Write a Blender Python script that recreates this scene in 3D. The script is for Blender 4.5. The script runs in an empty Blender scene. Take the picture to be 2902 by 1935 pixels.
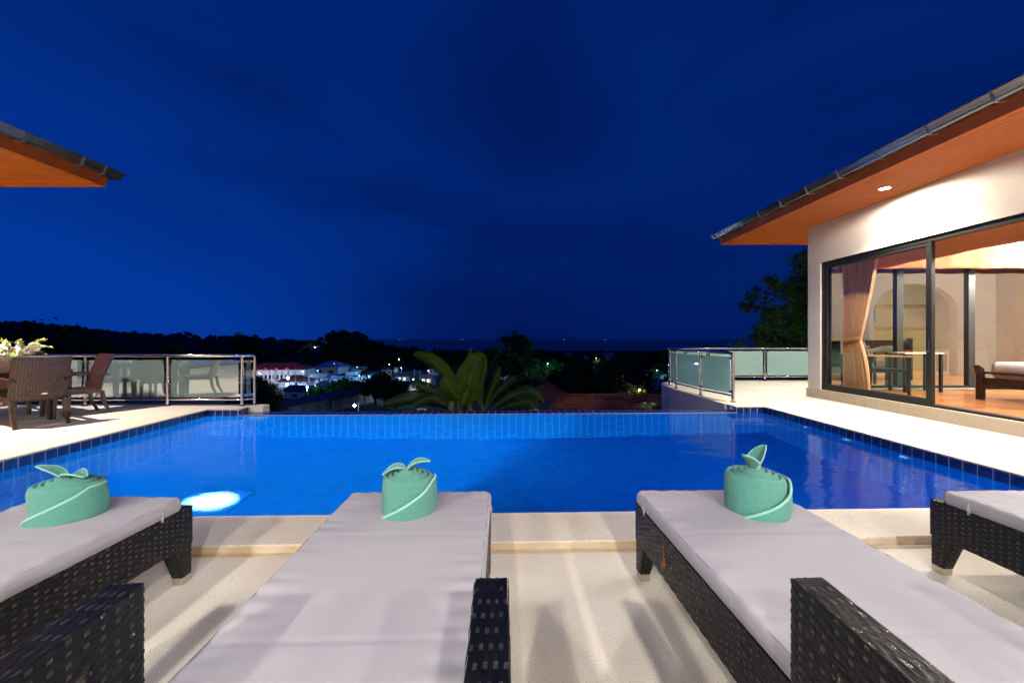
import bpy, bmesh, math, random
from mathutils import Vector, Matrix, noise
R = math.radians
random.seed(7)
scn = bpy.context.scene
COL = scn.collection

# ------------------------------------------------------------------ camera
cam_d = bpy.data.cameras.new('camera')
cam_d.sensor_width = 36.0
cam_d.lens = 14.08
cam_d.shift_y = -0.002
cam_d.clip_start = 0.02
cam_d.clip_end = 60000
cam = bpy.data.objects.new('camera', cam_d)
COL.objects.link(cam)
cam.location = (0, 0, 1.2)
cam.rotation_euler = (R(90), 0, 0)
scn.camera = cam

# ------------------------------------------------------------------ sky: late dusk
world = bpy.data.worlds.new('World')
scn.world = world
world.use_nodes = True
wt = world.node_tree
wt.nodes.clear()
def wn(t, **k):
    n = wt.nodes.new(t)
    for a, b in k.items():
        setattr(n, a, b)
    return n
w_out = wn('ShaderNodeOutputWorld')
w_bg = wn('ShaderNodeBackground')
w_tc = wn('ShaderNodeTexCoord')
w_sky = wn('ShaderNodeTexSky', sky_type='NISHITA', sun_disc=False, sun_elevation=R(-2.0), sun_rotation=R(-75), altitude=60.0, air_density=1.0, dust_density=0.4, ozone_density=4.0)
w_sep = wn('ShaderNodeSeparateXYZ')
wt.links.new(w_tc.outputs['Generated'], w_sep.inputs[0])
def wmath(op, a, b=None, c=None):
    n = wn('ShaderNodeMath', operation=op)
    for i, v in enumerate((a, b, c)):
        if v is None: continue
        if isinstance(v, (int, float)): n.inputs[i].default_value = v
        else: wt.links.new(v, n.inputs[i])
    return n.outputs[0]
# dusk colour: brighter towards where the sun went down, deeper overhead and to the other side
w_x = w_sep.outputs[0]; w_y = w_sep.outputs[1]; w_z = w_sep.outputs[2]
w_ramp = wn('ShaderNodeValToRGB')
els = w_ramp.color_ramp.elements
els[0].position = 0.0; els[0].color = (0.0002, 0.0075, 0.085, 1)
els[1].position = 1.0; els[1].color = (0.0004, 0.038, 0.320, 1)
e = els.new(0.35); e.color = (0.0003, 0.0140, 0.142, 1)
e = els.new(0.65); e.color = (0.0003, 0.0245, 0.218, 1)
up = wmath('MAXIMUM', w_z, 0.0)
west = wmath('MAXIMUM', wmath('MULTIPLY', w_x, -1.0), 0.0)
low_ = wmath('MAXIMUM', wmath('MULTIPLY_ADD', up, -1.9, 1.0), 0.0)
glow = wmath('MULTIPLY_ADD', w_x, -0.07, 0.35)
glow = wmath('ADD', glow, wmath('MULTIPLY', wmath('MULTIPLY', wmath('POWER', west, 1.4), 1.35), low_))
glow = wmath('ADD', glow, wmath('MULTIPLY', wmath('MULTIPLY', up, wmath('SUBTRACT', 1.0, up)), 0.30))
hor = wmath('MULTIPLY', wmath('POWER', wmath('SUBTRACT', 1.0, up), 9.0), wmath('SUBTRACT', 1.0, wmath('MINIMUM', wmath('MULTIPLY', west, 1.3), 1.0)))
glow = wmath('SUBTRACT', glow, wmath('MULTIPLY', hor, 0.17))
w_map = wn('ShaderNodeMapping')
w_map.inputs['Scale'].default_value = (1.0, 1.0, 2.6)
w_map.inputs['Location'].default_value = (3.1, 0.4, 1.7)
wt.links.new(w_tc.outputs['Generated'], w_map.inputs[0])
w_noise = wn('ShaderNodeTexNoise')
w_noise.inputs['Scale'].default_value = 1.75
w_noise.inputs['Detail'].default_value = 5.0
w_noise.inputs['Roughness'].default_value = 0.52
w_noise.inputs['Distortion'].default_value = 0.35
wt.links.new(w_map.outputs[0], w_noise.inputs['Vector'])
w_mr = wn('ShaderNodeMapRange', interpolation_type='SMOOTHSTEP')
w_mr.inputs['From Min'].default_value = 0.50
w_mr.inputs['From Max'].default_value = 0.74
w_mr.inputs['To Min'].default_value = 0.0
w_mr.inputs['To Max'].default_value = 0.20
wt.links.new(w_noise.outputs['Fac'], w_mr.inputs['Value'])
glow = wmath('SUBTRACT', glow, w_mr.outputs[0])
# a few soft dark cloud banks, their edges broken up by the same noise
def cloud_bank(d, r, k, flat=1.0):
    d = Vector(d).normalized()
    ax = [wmath('SUBTRACT', s, c) for s, c in zip((w_x, w_y, w_z), d)]
    ax[2] = wmath('MULTIPLY', ax[2], flat)
    q = wmath('ADD', wmath('ADD', wmath('MULTIPLY', ax[0], ax[0]), wmath('MULTIPLY', ax[1], ax[1])), wmath('MULTIPLY', ax[2], ax[2]))
    q = wmath('ADD', wmath('SQRT', q), wmath('MULTIPLY_ADD', w_noise.outputs['Fac'], 0.55, -0.275))
    m = wn('ShaderNodeMapRange', interpolation_type='SMOOTHSTEP')
    m.inputs['From Min'].default_value = r; m.inputs['From Max'].default_value = 0.0
    m.inputs['To Min'].default_value = 0.0; m.inputs['To Max'].default_value = k
    wt.links.new(q, m.inputs['Value'])
    return m.outputs[0]
for d, r, k, fl in (((0.03,1,0.62), 0.28, 0.30, 1.1), ((-0.27,1,0.36), 0.16, 0.09, 1.6), ((0.30,1,0.22), 0.34, 0.12, 2.6), ((-1.1,1,0.34), 0.34, 0.14, 2.4), ((-0.25,1,0.10), 0.30, 0.06, 3.5)):
    glow = wmath('SUBTRACT', glow, cloud_bank(d, r, k, fl))
wt.links.new(glow, w_ramp.inputs[0])
w_add = wn('ShaderNodeMix', data_type='RGBA', blend_type='ADD')
w_add.inputs[0].default_value = 0.002
wt.links.new(w_ramp.outputs[0], w_add.inputs[6])
wt.links.new(w_sky.outputs[0], w_add.inputs[7])
wt.links.new(w_add.outputs[2], w_bg.inputs[0])
w_bg.inputs[1].default_value = 1.0
wt.links.new(w_bg.outputs[0], w_out.inputs[0])

# ------------------------------------------------------------------ exposure and sampling
vs = scn.view_settings
scn.display_settings.display_device = 'sRGB'
vs.view_transform = 'Standard'; vs.look = 'None'; vs.exposure = 0.0; vs.gamma = 1.0
vs.use_curve_mapping = False
cy = scn.cycles
cy.use_denoising = True
try: cy.denoiser = 'OPENIMAGEDENOISE'
except Exception: pass
cy.max_bounces = 10; cy.diffuse_bounces = 4; cy.glossy_bounces = 5
cy.transmission_bounces = 8; cy.transparent_max_bounces = 12
cy.caustics_reflective = False; cy.caustics_refractive = False
cy.sample_clamp_indirect = 4.0
cy.sample_clamp_direct = 0.0
cy.use_light_tree = True
cy.blur_glossy = 0.6

# ------------------------------------------------------------------ helpers: meshes
class MB:
    """collects verts and faces; build() links them as one mesh object"""
    def __init__(s): s.v = []; s.f = []; s.uvs = []
    def add(s, vs_, fs_):
        o = len(s.v)
        s.v += [tuple(p) for p in vs_]
        s.f += [tuple(i + o for i in f) for f in fs_]
        return s
    def box(s, x0, y0, z0, x1, y1, z1):
        return s.add([(x0,y0,z0),(x1,y0,z0),(x1,y1,z0),(x0,y1,z0),(x0,y0,z1),(x1,y0,z1),(x1,y1,z1),(x0,y1,z1)],
                     [(0,3,2,1),(4,5,6,7),(0,1,5,4),(1,2,6,5),(2,3,7,6),(3,0,4,7)])
    def hexa(s, b, t):
        return s.add(list(b) + list(t), [(0,3,2,1),(4,5,6,7),(0,1,5,4),(1,2,6,5),(2,3,7,6),(3,0,4,7)])
    def quad(s, *p): return s.add(p, [tuple(range(len(p)))])
    def prism(s, poly, z0, z1):
        n = len(poly)
        a = sum(poly[i][0]*poly[(i+1)%n][1] - poly[(i+1)%n][0]*poly[i][1] for i in range(n))
        if a < 0: poly = poly[::-1]
        return s.add([(x,y,z0) for x,y in poly] + [(x,y,z1) for x,y in poly],
                     [tuple(range(n-1,-1,-1)), tuple(range(n,2*n))] + [(i,(i+1)%n,n+(i+1)%n,n+i) for i in range(n)])
    def tube(s, pts, r, n=8, cap=True):
        pts = [Vector(p) for p in pts]
        rs = r if isinstance(r, (list, tuple)) else [r]*len(pts)
        vs_, fs_ = [], []
        up = None
        for i, p in enumerate(pts):
            d = (pts[min(i+1,len(pts)-1)] - pts[max(i-1,0)])
            d = d.normalized() if d.length > 1e-9 else Vector((0,0,1))
            if up is None:
                up = Vector((0,0,1)) if abs(d.z) < 0.9 else Vector((1,0,0))
            a = d.cross(up)
            if a.length < 1e-6: a = d.cross(Vector((0,1,0)))
            a.normalize(); b = a.cross(d).normalized(); up = b
            for k in range(n):
                t = 2*math.pi*k/n
                vs_.append(p + a*(math.cos(t)*rs[i]) + b*(math.sin(t)*rs[i]))
        for i in range(len(pts)-1):
            for k in range(n):
                fs_.append((i*n+k, i*n+(k+1)%n, (i+1)*n+(k+1)%n, (i+1)*n+k))
        if cap:
            fs_.append(tuple(range(n-1,-1,-1)))
            fs_.append(tuple((len(pts)-1)*n+k for k in range(n)))
        return s.add(vs_, fs_)
    def lathe(s, prof, c=(0,0,0), n=24, cap=True):
        vs_, fs_ = [], []
        for r_, z_ in prof:
            for k in range(n):
                t = 2*math.pi*k/n
                vs_.append((c[0]+r_*math.cos(t), c[1]+r_*math.sin(t), c[2]+z_))
        for i in range(len(prof)-1):
            for k in range(n):
                fs_.append((i*n+k, i*n+(k+1)%n, (i+1)*n+(k+1)%n, (i+1)*n+k))
        if cap:
            fs_.append(tuple(range(n-1,-1,-1)))
            fs_.append(tuple((len(prof)-1)*n+k for k in range(n)))
        return s.add(vs_, fs_)
    def grid(s, fn, nu, nv, closed_u=False):
        vs_ = [fn(i/nu, j/nv) for j in range(nv+1) for i in range(nu if closed_u else nu+1)]
        w = nu if closed_u else nu+1
        fs_ = [(j*w+i, j*w+(i+1)%w, (j+1)*w+(i+1)%w, (j+1)*w+i) for j in range(nv) for i in range(nu)]
        return s.add(vs_, fs_)
    def mesh(s, name, smooth=False, fix=True, sharp=35):
        me = bpy.data.meshes.new(name)
        me.from_pydata(s.v, [], s.f)
        if fix:
            bm = bmesh.new(); bm.from_mesh(me)
            bmesh.ops.recalc_face_normals(bm, faces=bm.faces)
            bm.to_mesh(me); bm.free()
        if smooth:
            me.polygons.foreach_set('use_smooth', [True]*len(me.polygons))
            if sharp:
                me.set_sharp_from_angle(angle=R(sharp))
        me.update()
        return me
    def build(s, name, mat, parent=None, smooth=False, bevel=0.0, fix=True, solid=0.0, sharp=35):
        me = s.mesh(name, smooth, fix, sharp)
        if mat: me.materials.append(mat)
        o = bpy.data.objects.new(name, me)
        COL.objects.link(o)
        if parent: o.parent = parent
        if solid:
            m = o.modifiers.new('thickness', 'SOLIDIFY'); m.thickness = solid; m.offset = 0
        if bevel:
            m = o.modifiers.new('edge', 'BEVEL'); m.width = bevel; m.segments = 2; m.limit_method = 'ANGLE'
        return o

def tag(o, label=None, cat=None, group=None, kind=None):
    if label: o['label'] = label
    if cat: o['category'] = cat
    if group: o['group'] = group
    if kind: o['kind'] = kind
    return o

def empty(name, loc=(0,0,0), rz=0.0, label=None, cat=None, group=None):
    o = bpy.data.objects.new(name, None)
    COL.objects.link(o)
    o.location = loc; o.rotation_euler = (0,0,rz)
    o.empty_display_size = 0.1
    return tag(o, label, cat, group)

def put(name, me, parent=None, loc=(0,0,0), rot=(0,0,0), scale=(1,1,1), mat=None):
    o = bpy.data.objects.new(name, me)
    if mat and not me.materials: me.materials.append(mat)
    COL.objects.link(o)
    if parent: o.parent = parent
    o.location = loc; o.rotation_euler = rot; o.scale = scale
    return o

KIDS = {}
def copy_tree(o, parent=None):
    c = o.copy()
    COL.objects.link(c)
    c.parent = parent
    for ch in [k for k in o.children]:
        copy_tree(ch, c)
    return c

def lamp_point(name, parent, loc, watt, col, radius=0.05):
    d = bpy.data.lights.new(name, 'POINT'); d.energy = watt; d.color = col; d.shadow_soft_size = radius
    o = bpy.data.objects.new(name, d); COL.objects.link(o); o.parent = parent; o.location = loc
    return o

def lamp_spot(name, parent, loc, watt, col, angle=120, blend=0.6, radius=0.05, aim=None):
    d = bpy.data.lights.new(name, 'SPOT'); d.energy = watt; d.color = col; d.shadow_soft_size = radius
    d.spot_size = R(angle); d.spot_blend = blend
    o = bpy.data.objects.new(name, d); COL.objects.link(o); o.parent = parent; o.location = loc
    if aim is not None:
        o.rotation_euler = Vector(aim).to_track_quat('-Z', 'Y').to_euler()
    return o

# ------------------------------------------------------------------ helpers: materials
MATS = {}
def mat(name, col, rough=0.6, metal=0.0, col2=None, nscale=8.0, ndetail=4.0, ramp=(0.35,0.65), bump=0.0, bscale=60.0, bdetail=3.0, spec=0.5,
        sheen=0.0, coat=0.0, trans=0.0, emit=None, estr=0.0, stretch=(1,1,1), sss=0.0):
    m = bpy.data.materials.new(name); m.use_nodes = True
    nt = m.node_tree; b = nt.nodes['Principled BSDF']
    b.inputs['Base Color'].default_value = (*col, 1)
    b.inputs['Roughness'].default_value = rough
    b.inputs['Metallic'].default_value = metal
    b.inputs['Specular IOR Level'].default_value = spec
    b.inputs['Sheen Weight'].default_value = sheen
    b.inputs['Coat Weight'].default_value = coat
    if emit:
        b.inputs['Emission Color'].default_value = (*emit, 1); b.inputs['Emission Strength'].default_value = estr
    tc = nt.nodes.new('ShaderNodeTexCoord')
    mp = nt.nodes.new('ShaderNodeMapping'); mp.inputs['Scale'].default_value = stretch
    nt.links.new(tc.outputs['Object'], mp.inputs[0])
    if col2:
        n = nt.nodes.new('ShaderNodeTexNoise'); n.inputs['Scale'].default_value = nscale; n.inputs['Detail'].default_value = ndetail
        nt.links.new(mp.outputs[0], n.inputs['Vector'])
        r = nt.nodes.new('ShaderNodeValToRGB')
        r.color_ramp.elements[0].position = ramp[0]; r.color_ramp.elements[0].color = (*col, 1)
        r.color_ramp.elements[1].position = ramp[1]; r.color_ramp.elements[1].color = (*col2, 1)
        nt.links.new(n.outputs['Fac'], r.inputs[0]); nt.links.new(r.outputs[0], b.inputs['Base Color'])
    if bump:
        n2 = nt.nodes.new('ShaderNodeTexNoise'); n2.inputs['Scale'].default_value = bscale; n2.inputs['Detail'].default_value = bdetail
        nt.links.new(mp.outputs[0], n2.inputs['Vector'])
        bp = nt.nodes.new('ShaderNodeBump'); bp.inputs['Strength'].default_value = bump; bp.inputs['Distance'].default_value = 0.01
        nt.links.new(n2.outputs['Fac'], bp.inputs['Height']); nt.links.new(bp.outputs[0], b.inputs['Normal'])
    MATS[name] = m
    return m

def deck_mat(name, base, dark, speck, sscale):
    """sandwash terrace: fine grains, darker grit and faint stains"""
    m = mat(name, base, 0.8, col2=dark, nscale=1.1, ndetail=6, ramp=(0.40, 0.74))
    nt = m.node_tree; b = nt.nodes['Principled BSDF']
    src = b.inputs['Base Color'].links[0].from_socket
    tc = next(n for n in nt.nodes if n.type == 'TEX_COORD')
    v = nt.nodes.new('ShaderNodeTexVoronoi'); v.inputs['Scale'].default_value = sscale
    n = nt.nodes.new('ShaderNodeTexNoise'); n.inputs['Scale'].default_value = sscale*0.9; n.inputs['Detail'].default_value = 3
    nt.links.new(tc.outputs['Object'], v.inputs['Vector']); nt.links.new(tc.outputs['Object'], n.inputs['Vector'])
    r = nt.nodes.new('ShaderNodeValToRGB')
    r.color_ramp.elements[0].position = 0.30; r.color_ramp.elements[0].color = (*speck, 1)
    r.color_ramp.elements[1].position = 0.46; r.color_ramp.elements[1].color = (1,1,1,1)
    nt.links.new(n.outputs['Fac'], r.inputs[0])
    mx = nt.nodes.new('ShaderNodeMix'); mx.data_type = 'RGBA'; mx.blend_type = 'MULTIPLY'; mx.inputs[0].default_value = 1.0
    nt.links.new(src, mx.inputs[6]); nt.links.new(r.outputs[0], mx.inputs[7]); nt.links.new(mx.outputs[2], b.inputs['Base Color'])
    bp = nt.nodes.new('ShaderNodeBump'); bp.inputs['Strength'].default_value = 0.35; bp.inputs['Distance'].default_value = 0.004
    nt.links.new(v.outputs['Distance'], bp.inputs['Height']); nt.links.new(bp.outputs[0], b.inputs['Normal'])
    return m

def pane_mat(name, tint, refl, body=None, body_f=0.0, rough=0.0):
    """thin sheet of glass: see-through, part mirror, with a milky body for frosted sheets"""
    m = bpy.data.materials.new(name); m.use_nodes = True
    nt = m.node_tree; nt.nodes.clear()
    out = nt.nodes.new('ShaderNodeOutputMaterial')
    tr = nt.nodes.new('ShaderNodeBsdfTransparent'); tr.inputs[0].default_value = (*tint, 1)
    gl = nt.nodes.new('ShaderNodeBsdfGlossy'); gl.inputs['Roughness'].default_value = rough
    gl.inputs[0].default_value = (0.95, 1.0, 0.97, 1)
    last = tr.outputs[0]
    if body:
        df = nt.nodes.new('ShaderNodeBsdfDiffuse'); df.inputs[0].default_value = (*body, 1)
        tl = nt.nodes.new('ShaderNodeBsdfTranslucent'); tl.inputs[0].default_value = (*body, 1)
        m0 = nt.nodes.new('ShaderNodeMixShader'); m0.inputs[0].default_value = 0.35
        nt.links.new(df.outputs[0], m0.inputs[1]); nt.links.new(tl.outputs[0], m0.inputs[2])
        m1 = nt.nodes.new('ShaderNodeMixShader'); m1.inputs[0].default_value = body_f
        nt.links.new(last, m1.inputs[1]); nt.links.new(m0.outputs[0], m1.inputs[2]); last = m1.outputs[0]
    lw = nt.nodes.new('ShaderNodeLayerWeight'); lw.inputs[0].default_value = 0.5
    pw = nt.nodes.new('ShaderNodeMath'); pw.operation = 'POWER'; pw.inputs[1].default_value = 4.0
    nt.links.new(lw.outputs['Facing'], pw.inputs[0])
    mm = nt.nodes.new('ShaderNodeMath'); mm.operation = 'MULTIPLY_ADD'; mm.inputs[1].default_value = 0.9-refl; mm.inputs[2].default_value = refl
    nt.links.new(pw.outputs[0], mm.inputs[0])
    m2 = nt.nodes.new('ShaderNodeMixShader')
    nt.links.new(mm.outputs[0], m2.inputs[0]); nt.links.new(last, m2.inputs[1]); nt.links.new(gl.outputs[0], m2.inputs[2])
    nt.links.new(m2.outputs[0], out.inputs[0])
    return m

def tile_mat(name, a, b_, grout, size, gap=0.006, rough=0.25):
    """small square glazed tiles, laid out in metres on the UV map"""
    m = mat(name, a, rough)
    nt = m.node_tree; b = nt.nodes['Principled BSDF']
    uv = nt.nodes.new('ShaderNodeUVMap')
    br = nt.nodes.new('ShaderNodeTexBrick'); br.offset = 0.0; br.squash = 1.0
    br.inputs['Color1'].default_value = (*a, 1); br.inputs['Color2'].default_value = (*b_, 1); br.inputs['Mortar'].default_value = (*grout, 1)
    br.inputs['Scale'].default_value = 1.0; br.inputs['Mortar Size'].default_value = gap
    br.inputs['Brick Width'].default_value = size; br.inputs['Row Height'].default_value = size
    nt.links.new(uv.outputs[0], br.inputs['Vector']); nt.links.new(br.outputs['Color'], b.inputs['Base Color'])
    return m

def emis(name, col, strength):
    m = bpy.data.materials.new(name); m.use_nodes = True
    nt = m.node_tree; nt.nodes.clear()
    o = nt.nodes.new('ShaderNodeOutputMaterial'); e_ = nt.nodes.new('ShaderNodeEmission')
    e_.inputs[0].default_value = (*col, 1); e_.inputs[1].default_value = strength
    nt.links.new(e_.outputs[0], o.inputs[0])
    return m

def leaf_mat(name, a, b_, scale=3.0, trans=0.35):
    m = mat(name, a, 0.6, col2=b_, nscale=scale, ndetail=3, ramp=(0.35,0.65), spec=0.15)
    nt = m.node_tree; b = nt.nodes['Principled BSDF']; out = nt.nodes['Material Output']
    tl = nt.nodes.new('ShaderNodeBsdfTranslucent')
    nt.links.new(b.inputs['Base Color'].links[0].from_socket, tl.inputs[0])
    mx = nt.nodes.new('ShaderNodeMixShader'); mx.inputs[0].default_value = trans
    nt.links.new(b.outputs[0], mx.inputs[1]); nt.links.new(tl.outputs[0], mx.inputs[2]); nt.links.new(mx.outputs[0], out.inputs[0])
    return m

M_deck = deck_mat('sandwash_deck', (0.81,0.765,0.665), (0.66,0.575,0.43), (0.52,0.46,0.40), 230)
M_terr = deck_mat('sandwash_terrace', (0.76,0.72,0.64), (0.68,0.62,0.52), (0.80,0.77,0.72), 160)
M_stain = mat('sandstone_riser', (0.55,0.40,0.22), 0.8, col2=(0.64,0.56,0.44), nscale=5, bump=0.2, bscale=200)
M_plaster = mat('white_plaster', (0.76,0.73,0.68), 0.75, col2=(0.70,0.67,0.61), nscale=2.2, bump=0.25, bscale=90)
M_room = mat('room_plaster', (0.80,0.78,0.72), 0.8, col2=(0.76,0.74,0.68), nscale=1.5, bump=0.05, bscale=120)
M_plinth = mat('plinth_stone', (0.60,0.52,0.40), 0.7, col2=(0.55,0.47,0.35), nscale=6, bump=0.1, bscale=180)
M_tile = mat('cobalt_glazed_tile', (0.005,0.017,0.12), 0.16, col2=(0.018,0.045,0.25), nscale=26, ndetail=5, bump=0.25, bscale=40, spec=0.6, stretch=(1,1,0.25))
M_grout = mat('pale_grout', (0.80,0.80,0.77), 0.8)
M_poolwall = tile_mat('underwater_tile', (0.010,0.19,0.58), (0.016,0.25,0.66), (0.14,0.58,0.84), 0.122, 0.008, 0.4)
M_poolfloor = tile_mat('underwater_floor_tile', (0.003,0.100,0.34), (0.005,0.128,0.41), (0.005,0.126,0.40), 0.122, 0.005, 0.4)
M_steel = mat('polished_steel', (0.72,0.68,0.62), 0.13, metal=1.0, bump=0.02, bscale=30)
M_black = mat('black_aluminium', (0.009,0.009,0.010), 0.45, bump=0.03, bscale=50, spec=0.3)
M_wick = mat('black_rattan_strap', (0.0025,0.003,0.0055), 0.30, col2=(0.005,0.005,0.007), nscale=30, bump=0.25, bscale=300, spec=0.24, stretch=(1,1,1))
M_wick_glint = mat('rattan_cross_strap_glint', (0.030,0.0295,0.030), 0.27, col2=(0.010,0.010,0.011), nscale=90, bump=0.5, bscale=500, spec=0.6)  # same plastic as the straps; the light it catches is put into the greyer colour
M_wcore = mat('rattan_core', (0.004,0.004,0.005), 0.7)
M_brown = mat('brown_rattan_strap', (0.044,0.014,0.006), 0.32, col2=(0.018,0.006,0.003), nscale=26, bump=0.2, bscale=200, spec=0.55)
M_brown_glint = mat('brown_cross_strap_glint', (0.15,0.062,0.028), 0.35, col2=(0.085,0.033,0.015), nscale=40, spec=0.55)  # lighter than the long straps: weave highlights put into the colour
M_bcore = mat('brown_rattan_core', (0.020,0.008,0.004), 0.6)
M_cush = mat('grey_canvas', (0.345,0.34,0.385), 0.8, col2=(0.32,0.315,0.36), nscale=3.5, bump=0.10, bscale=900, bdetail=1, sheen=0.1)
M_pipe = mat('canvas_seam', (0.20,0.19,0.215), 0.85)
M_towel = mat('mint_terry', (0.085,0.335,0.280), 0.95, col2=(0.105,0.37,0.31), nscale=55, bump=0.9, bscale=300, bdetail=2, sheen=0.12)
M_hem = mat('mint_hem', (0.26,0.56,0.46), 0.9, bump=0.4, bscale=500)
M_soffit = mat('varnished_soffit_board', (0.64,0.165,0.017), 0.42, col2=(0.55,0.132,0.013), nscale=3, stretch=(1,1,1), bump=0.04, bscale=80)
M_groove = mat('soffit_groove', (0.05,0.012,0.004), 0.8)
M_fascia = mat('varnished_fascia', (0.56,0.130,0.014), 0.40, col2=(0.44,0.098,0.010), nscale=5)
M_gutter = mat('grey_gutter', (0.16,0.16,0.175), 0.18, metal=0.7)
M_bracket = mat('gutter_bracket', (0.42,0.45,0.46), 0.3, metal=0.7)
M_roof = mat('slate_roof', (0.05,0.05,0.055), 0.7, bump=0.3, bscale=15)
M_valance = mat('orange_linen', (0.66,0.19,0.065), 0.85, col2=(0.54,0.165,0.06), nscale=40, bump=0.2, bscale=400, sheen=0.2)
M_curtain = mat('terracotta_curtain', (0.66,0.33,0.19), 0.85, col2=(0.58,0.28,0.155), nscale=30, bump=0.15, bscale=400, sheen=0.2)
M_curt2 = mat('dark_red_curtain', (0.15,0.05,0.03), 0.85, bump=0.15, bscale=400)
M_floorw = mat('wood_look_tile', (0.42,0.17,0.055), 0.28, col2=(0.33,0.12,0.035), nscale=4, ndetail=8, stretch=(1,7,1), coat=0.2)
M_darkwood = mat('dark_wenge', (0.030,0.013,0.008), 0.35, col2=(0.02,0.009,0.006), nscale=10, stretch=(1,8,1))
M_teak = mat('teak', (0.42,0.18,0.05), 0.4, col2=(0.34,0.14,0.04), nscale=12)
M_linen = mat('white_linen', (0.72,0.66,0.58), 0.85, bump=0.15, bscale=25)
M_beige = tile_mat('beige_bath_tile', (0.50,0.40,0.23), (0.46,0.36,0.20), (0.36,0.29,0.17), 0.30, 0.004, 0.3)
M_mosaic = tile_mat('brown_mosaic', (0.28,0.13,0.035), (0.50,0.30,0.10), (0.15,0.08,0.03), 0.045, 0.004, 0.3)
M_screen = mat('dark_screen', (0.012,0.030,0.045), 0.12)
M_louvre = mat('louvre_paint', (0.34,0.30,0.21), 0.5)
M_lens_w = emis('warm_lamp_lens', (1.0,0.90,0.75), 120)
M_glass_rail = pane_mat('frosted_rail_glass', (0.62,0.80,0.80), 0.12, (0.58,0.86,0.83), 0.80, 0.02)
M_glass_dim = pane_mat('smoked_rail_glass', (0.55,0.66,0.70), 0.36, (0.46,0.63,0.66), 0.47, 0.015)
M_glass_door = pane_mat('door_glass', (0.94,0.97,0.90), 0.05)
M_glass_end = pane_mat('end_window_glass', (0.85,0.9,0.85), 0.80)
M_glass_top = pane_mat('table_glass', (0.7,0.85,0.8), 0.10)
M_cap = mat('leg_cap_metal', (0.55,0.50,0.40), 0.3, metal=0.7)

# ================================================================== the terrace and the pool
FL, FR, NR, NL = Vector((-5.03,6.62)), Vector((4.34,6.90)), Vector((4.35,2.76)), Vector((-4.83,2.52))
EV = (FR-FL).normalized(); NV = Vector((-EV.y, EV.x))
JL, JR = FL + EV*0.49, FR - EV*0.48
Z_DECK, Z_WATER, Z_EDGE, Z_FLOOR = 0.05, -0.064, -0.056, -1.62
def step_y(x): return 2.285 + 0.0263*x
LIP = 0.014
def off(p, q, d):                     # a point pair moved sideways to the left of p->q
    t = (q-p).normalized(); n = Vector((-t.y, t.x))
    return p+n*d, q+n*d

def deck(name, body, slab, zlow, m, label):
    b = MB(); b.prism(body, zlow, 0.0345); b.prism(slab, 0.035, Z_DECK)
    return tag(b.build(name, m), label, None, None, 'structure')

curve_r = [(3.80,7.16),(3.745,8.0),(3.72,8.9),(3.74,9.6),(3.83,10.25),(4.04,10.75),(4.40,11.1),(4.9,11.3),(5.5,11.36)]
far_l = [(-4.30, 6.92), (-4.30, 7.10), (-13.0, 7.10)]
left_body = [(-13.0, step_y(-13)), (NL.x, step_y(NL.x)), tuple(NL), tuple(FL), tuple(JL), tuple(JL+NV*0.26)] + far_l
nl2, fl2 = NL+Vector((LIP,0)), FL+Vector((LIP,-LIP))
left_slab = [(-13.0, step_y(-13)), (nl2.x, step_y(NL.x)), tuple(nl2), tuple(fl2), tuple(JL+Vector((LIP,-LIP))), tuple(JL+NV*0.26+Vector((LIP,0)))] + far_l
deck('terrace_left', left_body, left_slab, -0.12, M_terr, 'pale sandwash terrace under the dining table beside the pool')
right_body = [tuple(NR), (NR.x, step_y(NR.x)), (15.0, step_y(15)), (15.0, 11.36)] + curve_r[::-1] + [tuple(JR+NV*0.26), tuple(JR), tuple(FR)]
right_slab = [(NR.x-LIP, NR.y), (NR.x-LIP, step_y(NR.x)), (15.0, step_y(15)), (15.0, 11.36)] + curve_r[::-1] + [tuple(JR+NV*0.26-EV*LIP), tuple(JR-EV*LIP-NV*LIP), tuple(FR-Vector((LIP,LIP)))]
deck('terrace_right', right_body, right_slab, -0.80, M_terr, 'bright sandwash terrace wrapping round the white house')
near_body = [(NL.x+0.001, step_y(NL.x)), (NR.x-0.001-LIP, step_y(NR.x)), (NR.x-0.001-LIP, NR.y), (NL.x+LIP+0.001, NL.y)]
cop = MB(); cop.prism([(NL.x+LIP+.001, step_y(NL.x)), (NR.x-LIP-.001, step_y(NR.x)), (NR.x-LIP-.001, NR.y+LIP), (NL.x+LIP+.001, NL.y+LIP)], 0.008, Z_DECK)
tag(cop.build('pool_coping', M_deck), 'raised sandwash coping along the near side of the pool', None, None, 'structure')
ris = MB(); ris.add([(-13, step_y(-13)-.004, 0.004), (15, step_y(15)-.004, 0.004), (15, step_y(15)-.004, 0.040), (-13, step_y(-13)-.004, 0.040)], [(0,1,2,3)])
ris.add([(-13, step_y(-13)-.040, 0.004), (15, step_y(15)-.040, 0.004), (15, step_y(15)-.004, 0.004), (-13, step_y(-13)-.004, 0.004)], [(0,1,2,3)])
tag(ris.build('step_riser', M_stain, solid=0.003), 'tan stained riser of the shallow step below the coping', None, None, 'structure')
low = MB(); low.prism([(-13, -6), (15, -6), (15, step_y(15)+.0), (-13, step_y(-13))], -0.3, 0.0)
tag(low.build('pool_deck', M_deck), 'sandwash deck the sun loungers stand on', None, None, 'structure')
pod = MB(); pod.prism([(-13.2,-6.2),(15.2,-6.2),(15.2,2.0),(-13.2,2.0)], -4.0, -0.301)
pod.prism([(-13.2,2.0),(-5.3,2.0),(-5.3,6.9),(-13.2,6.9)], -4.0, -0.125)
pod.prism([(4.7,2.0),(15.0,2.0),(15.0,11.1),(4.7,11.1)], -4.0, -0.801)
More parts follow.
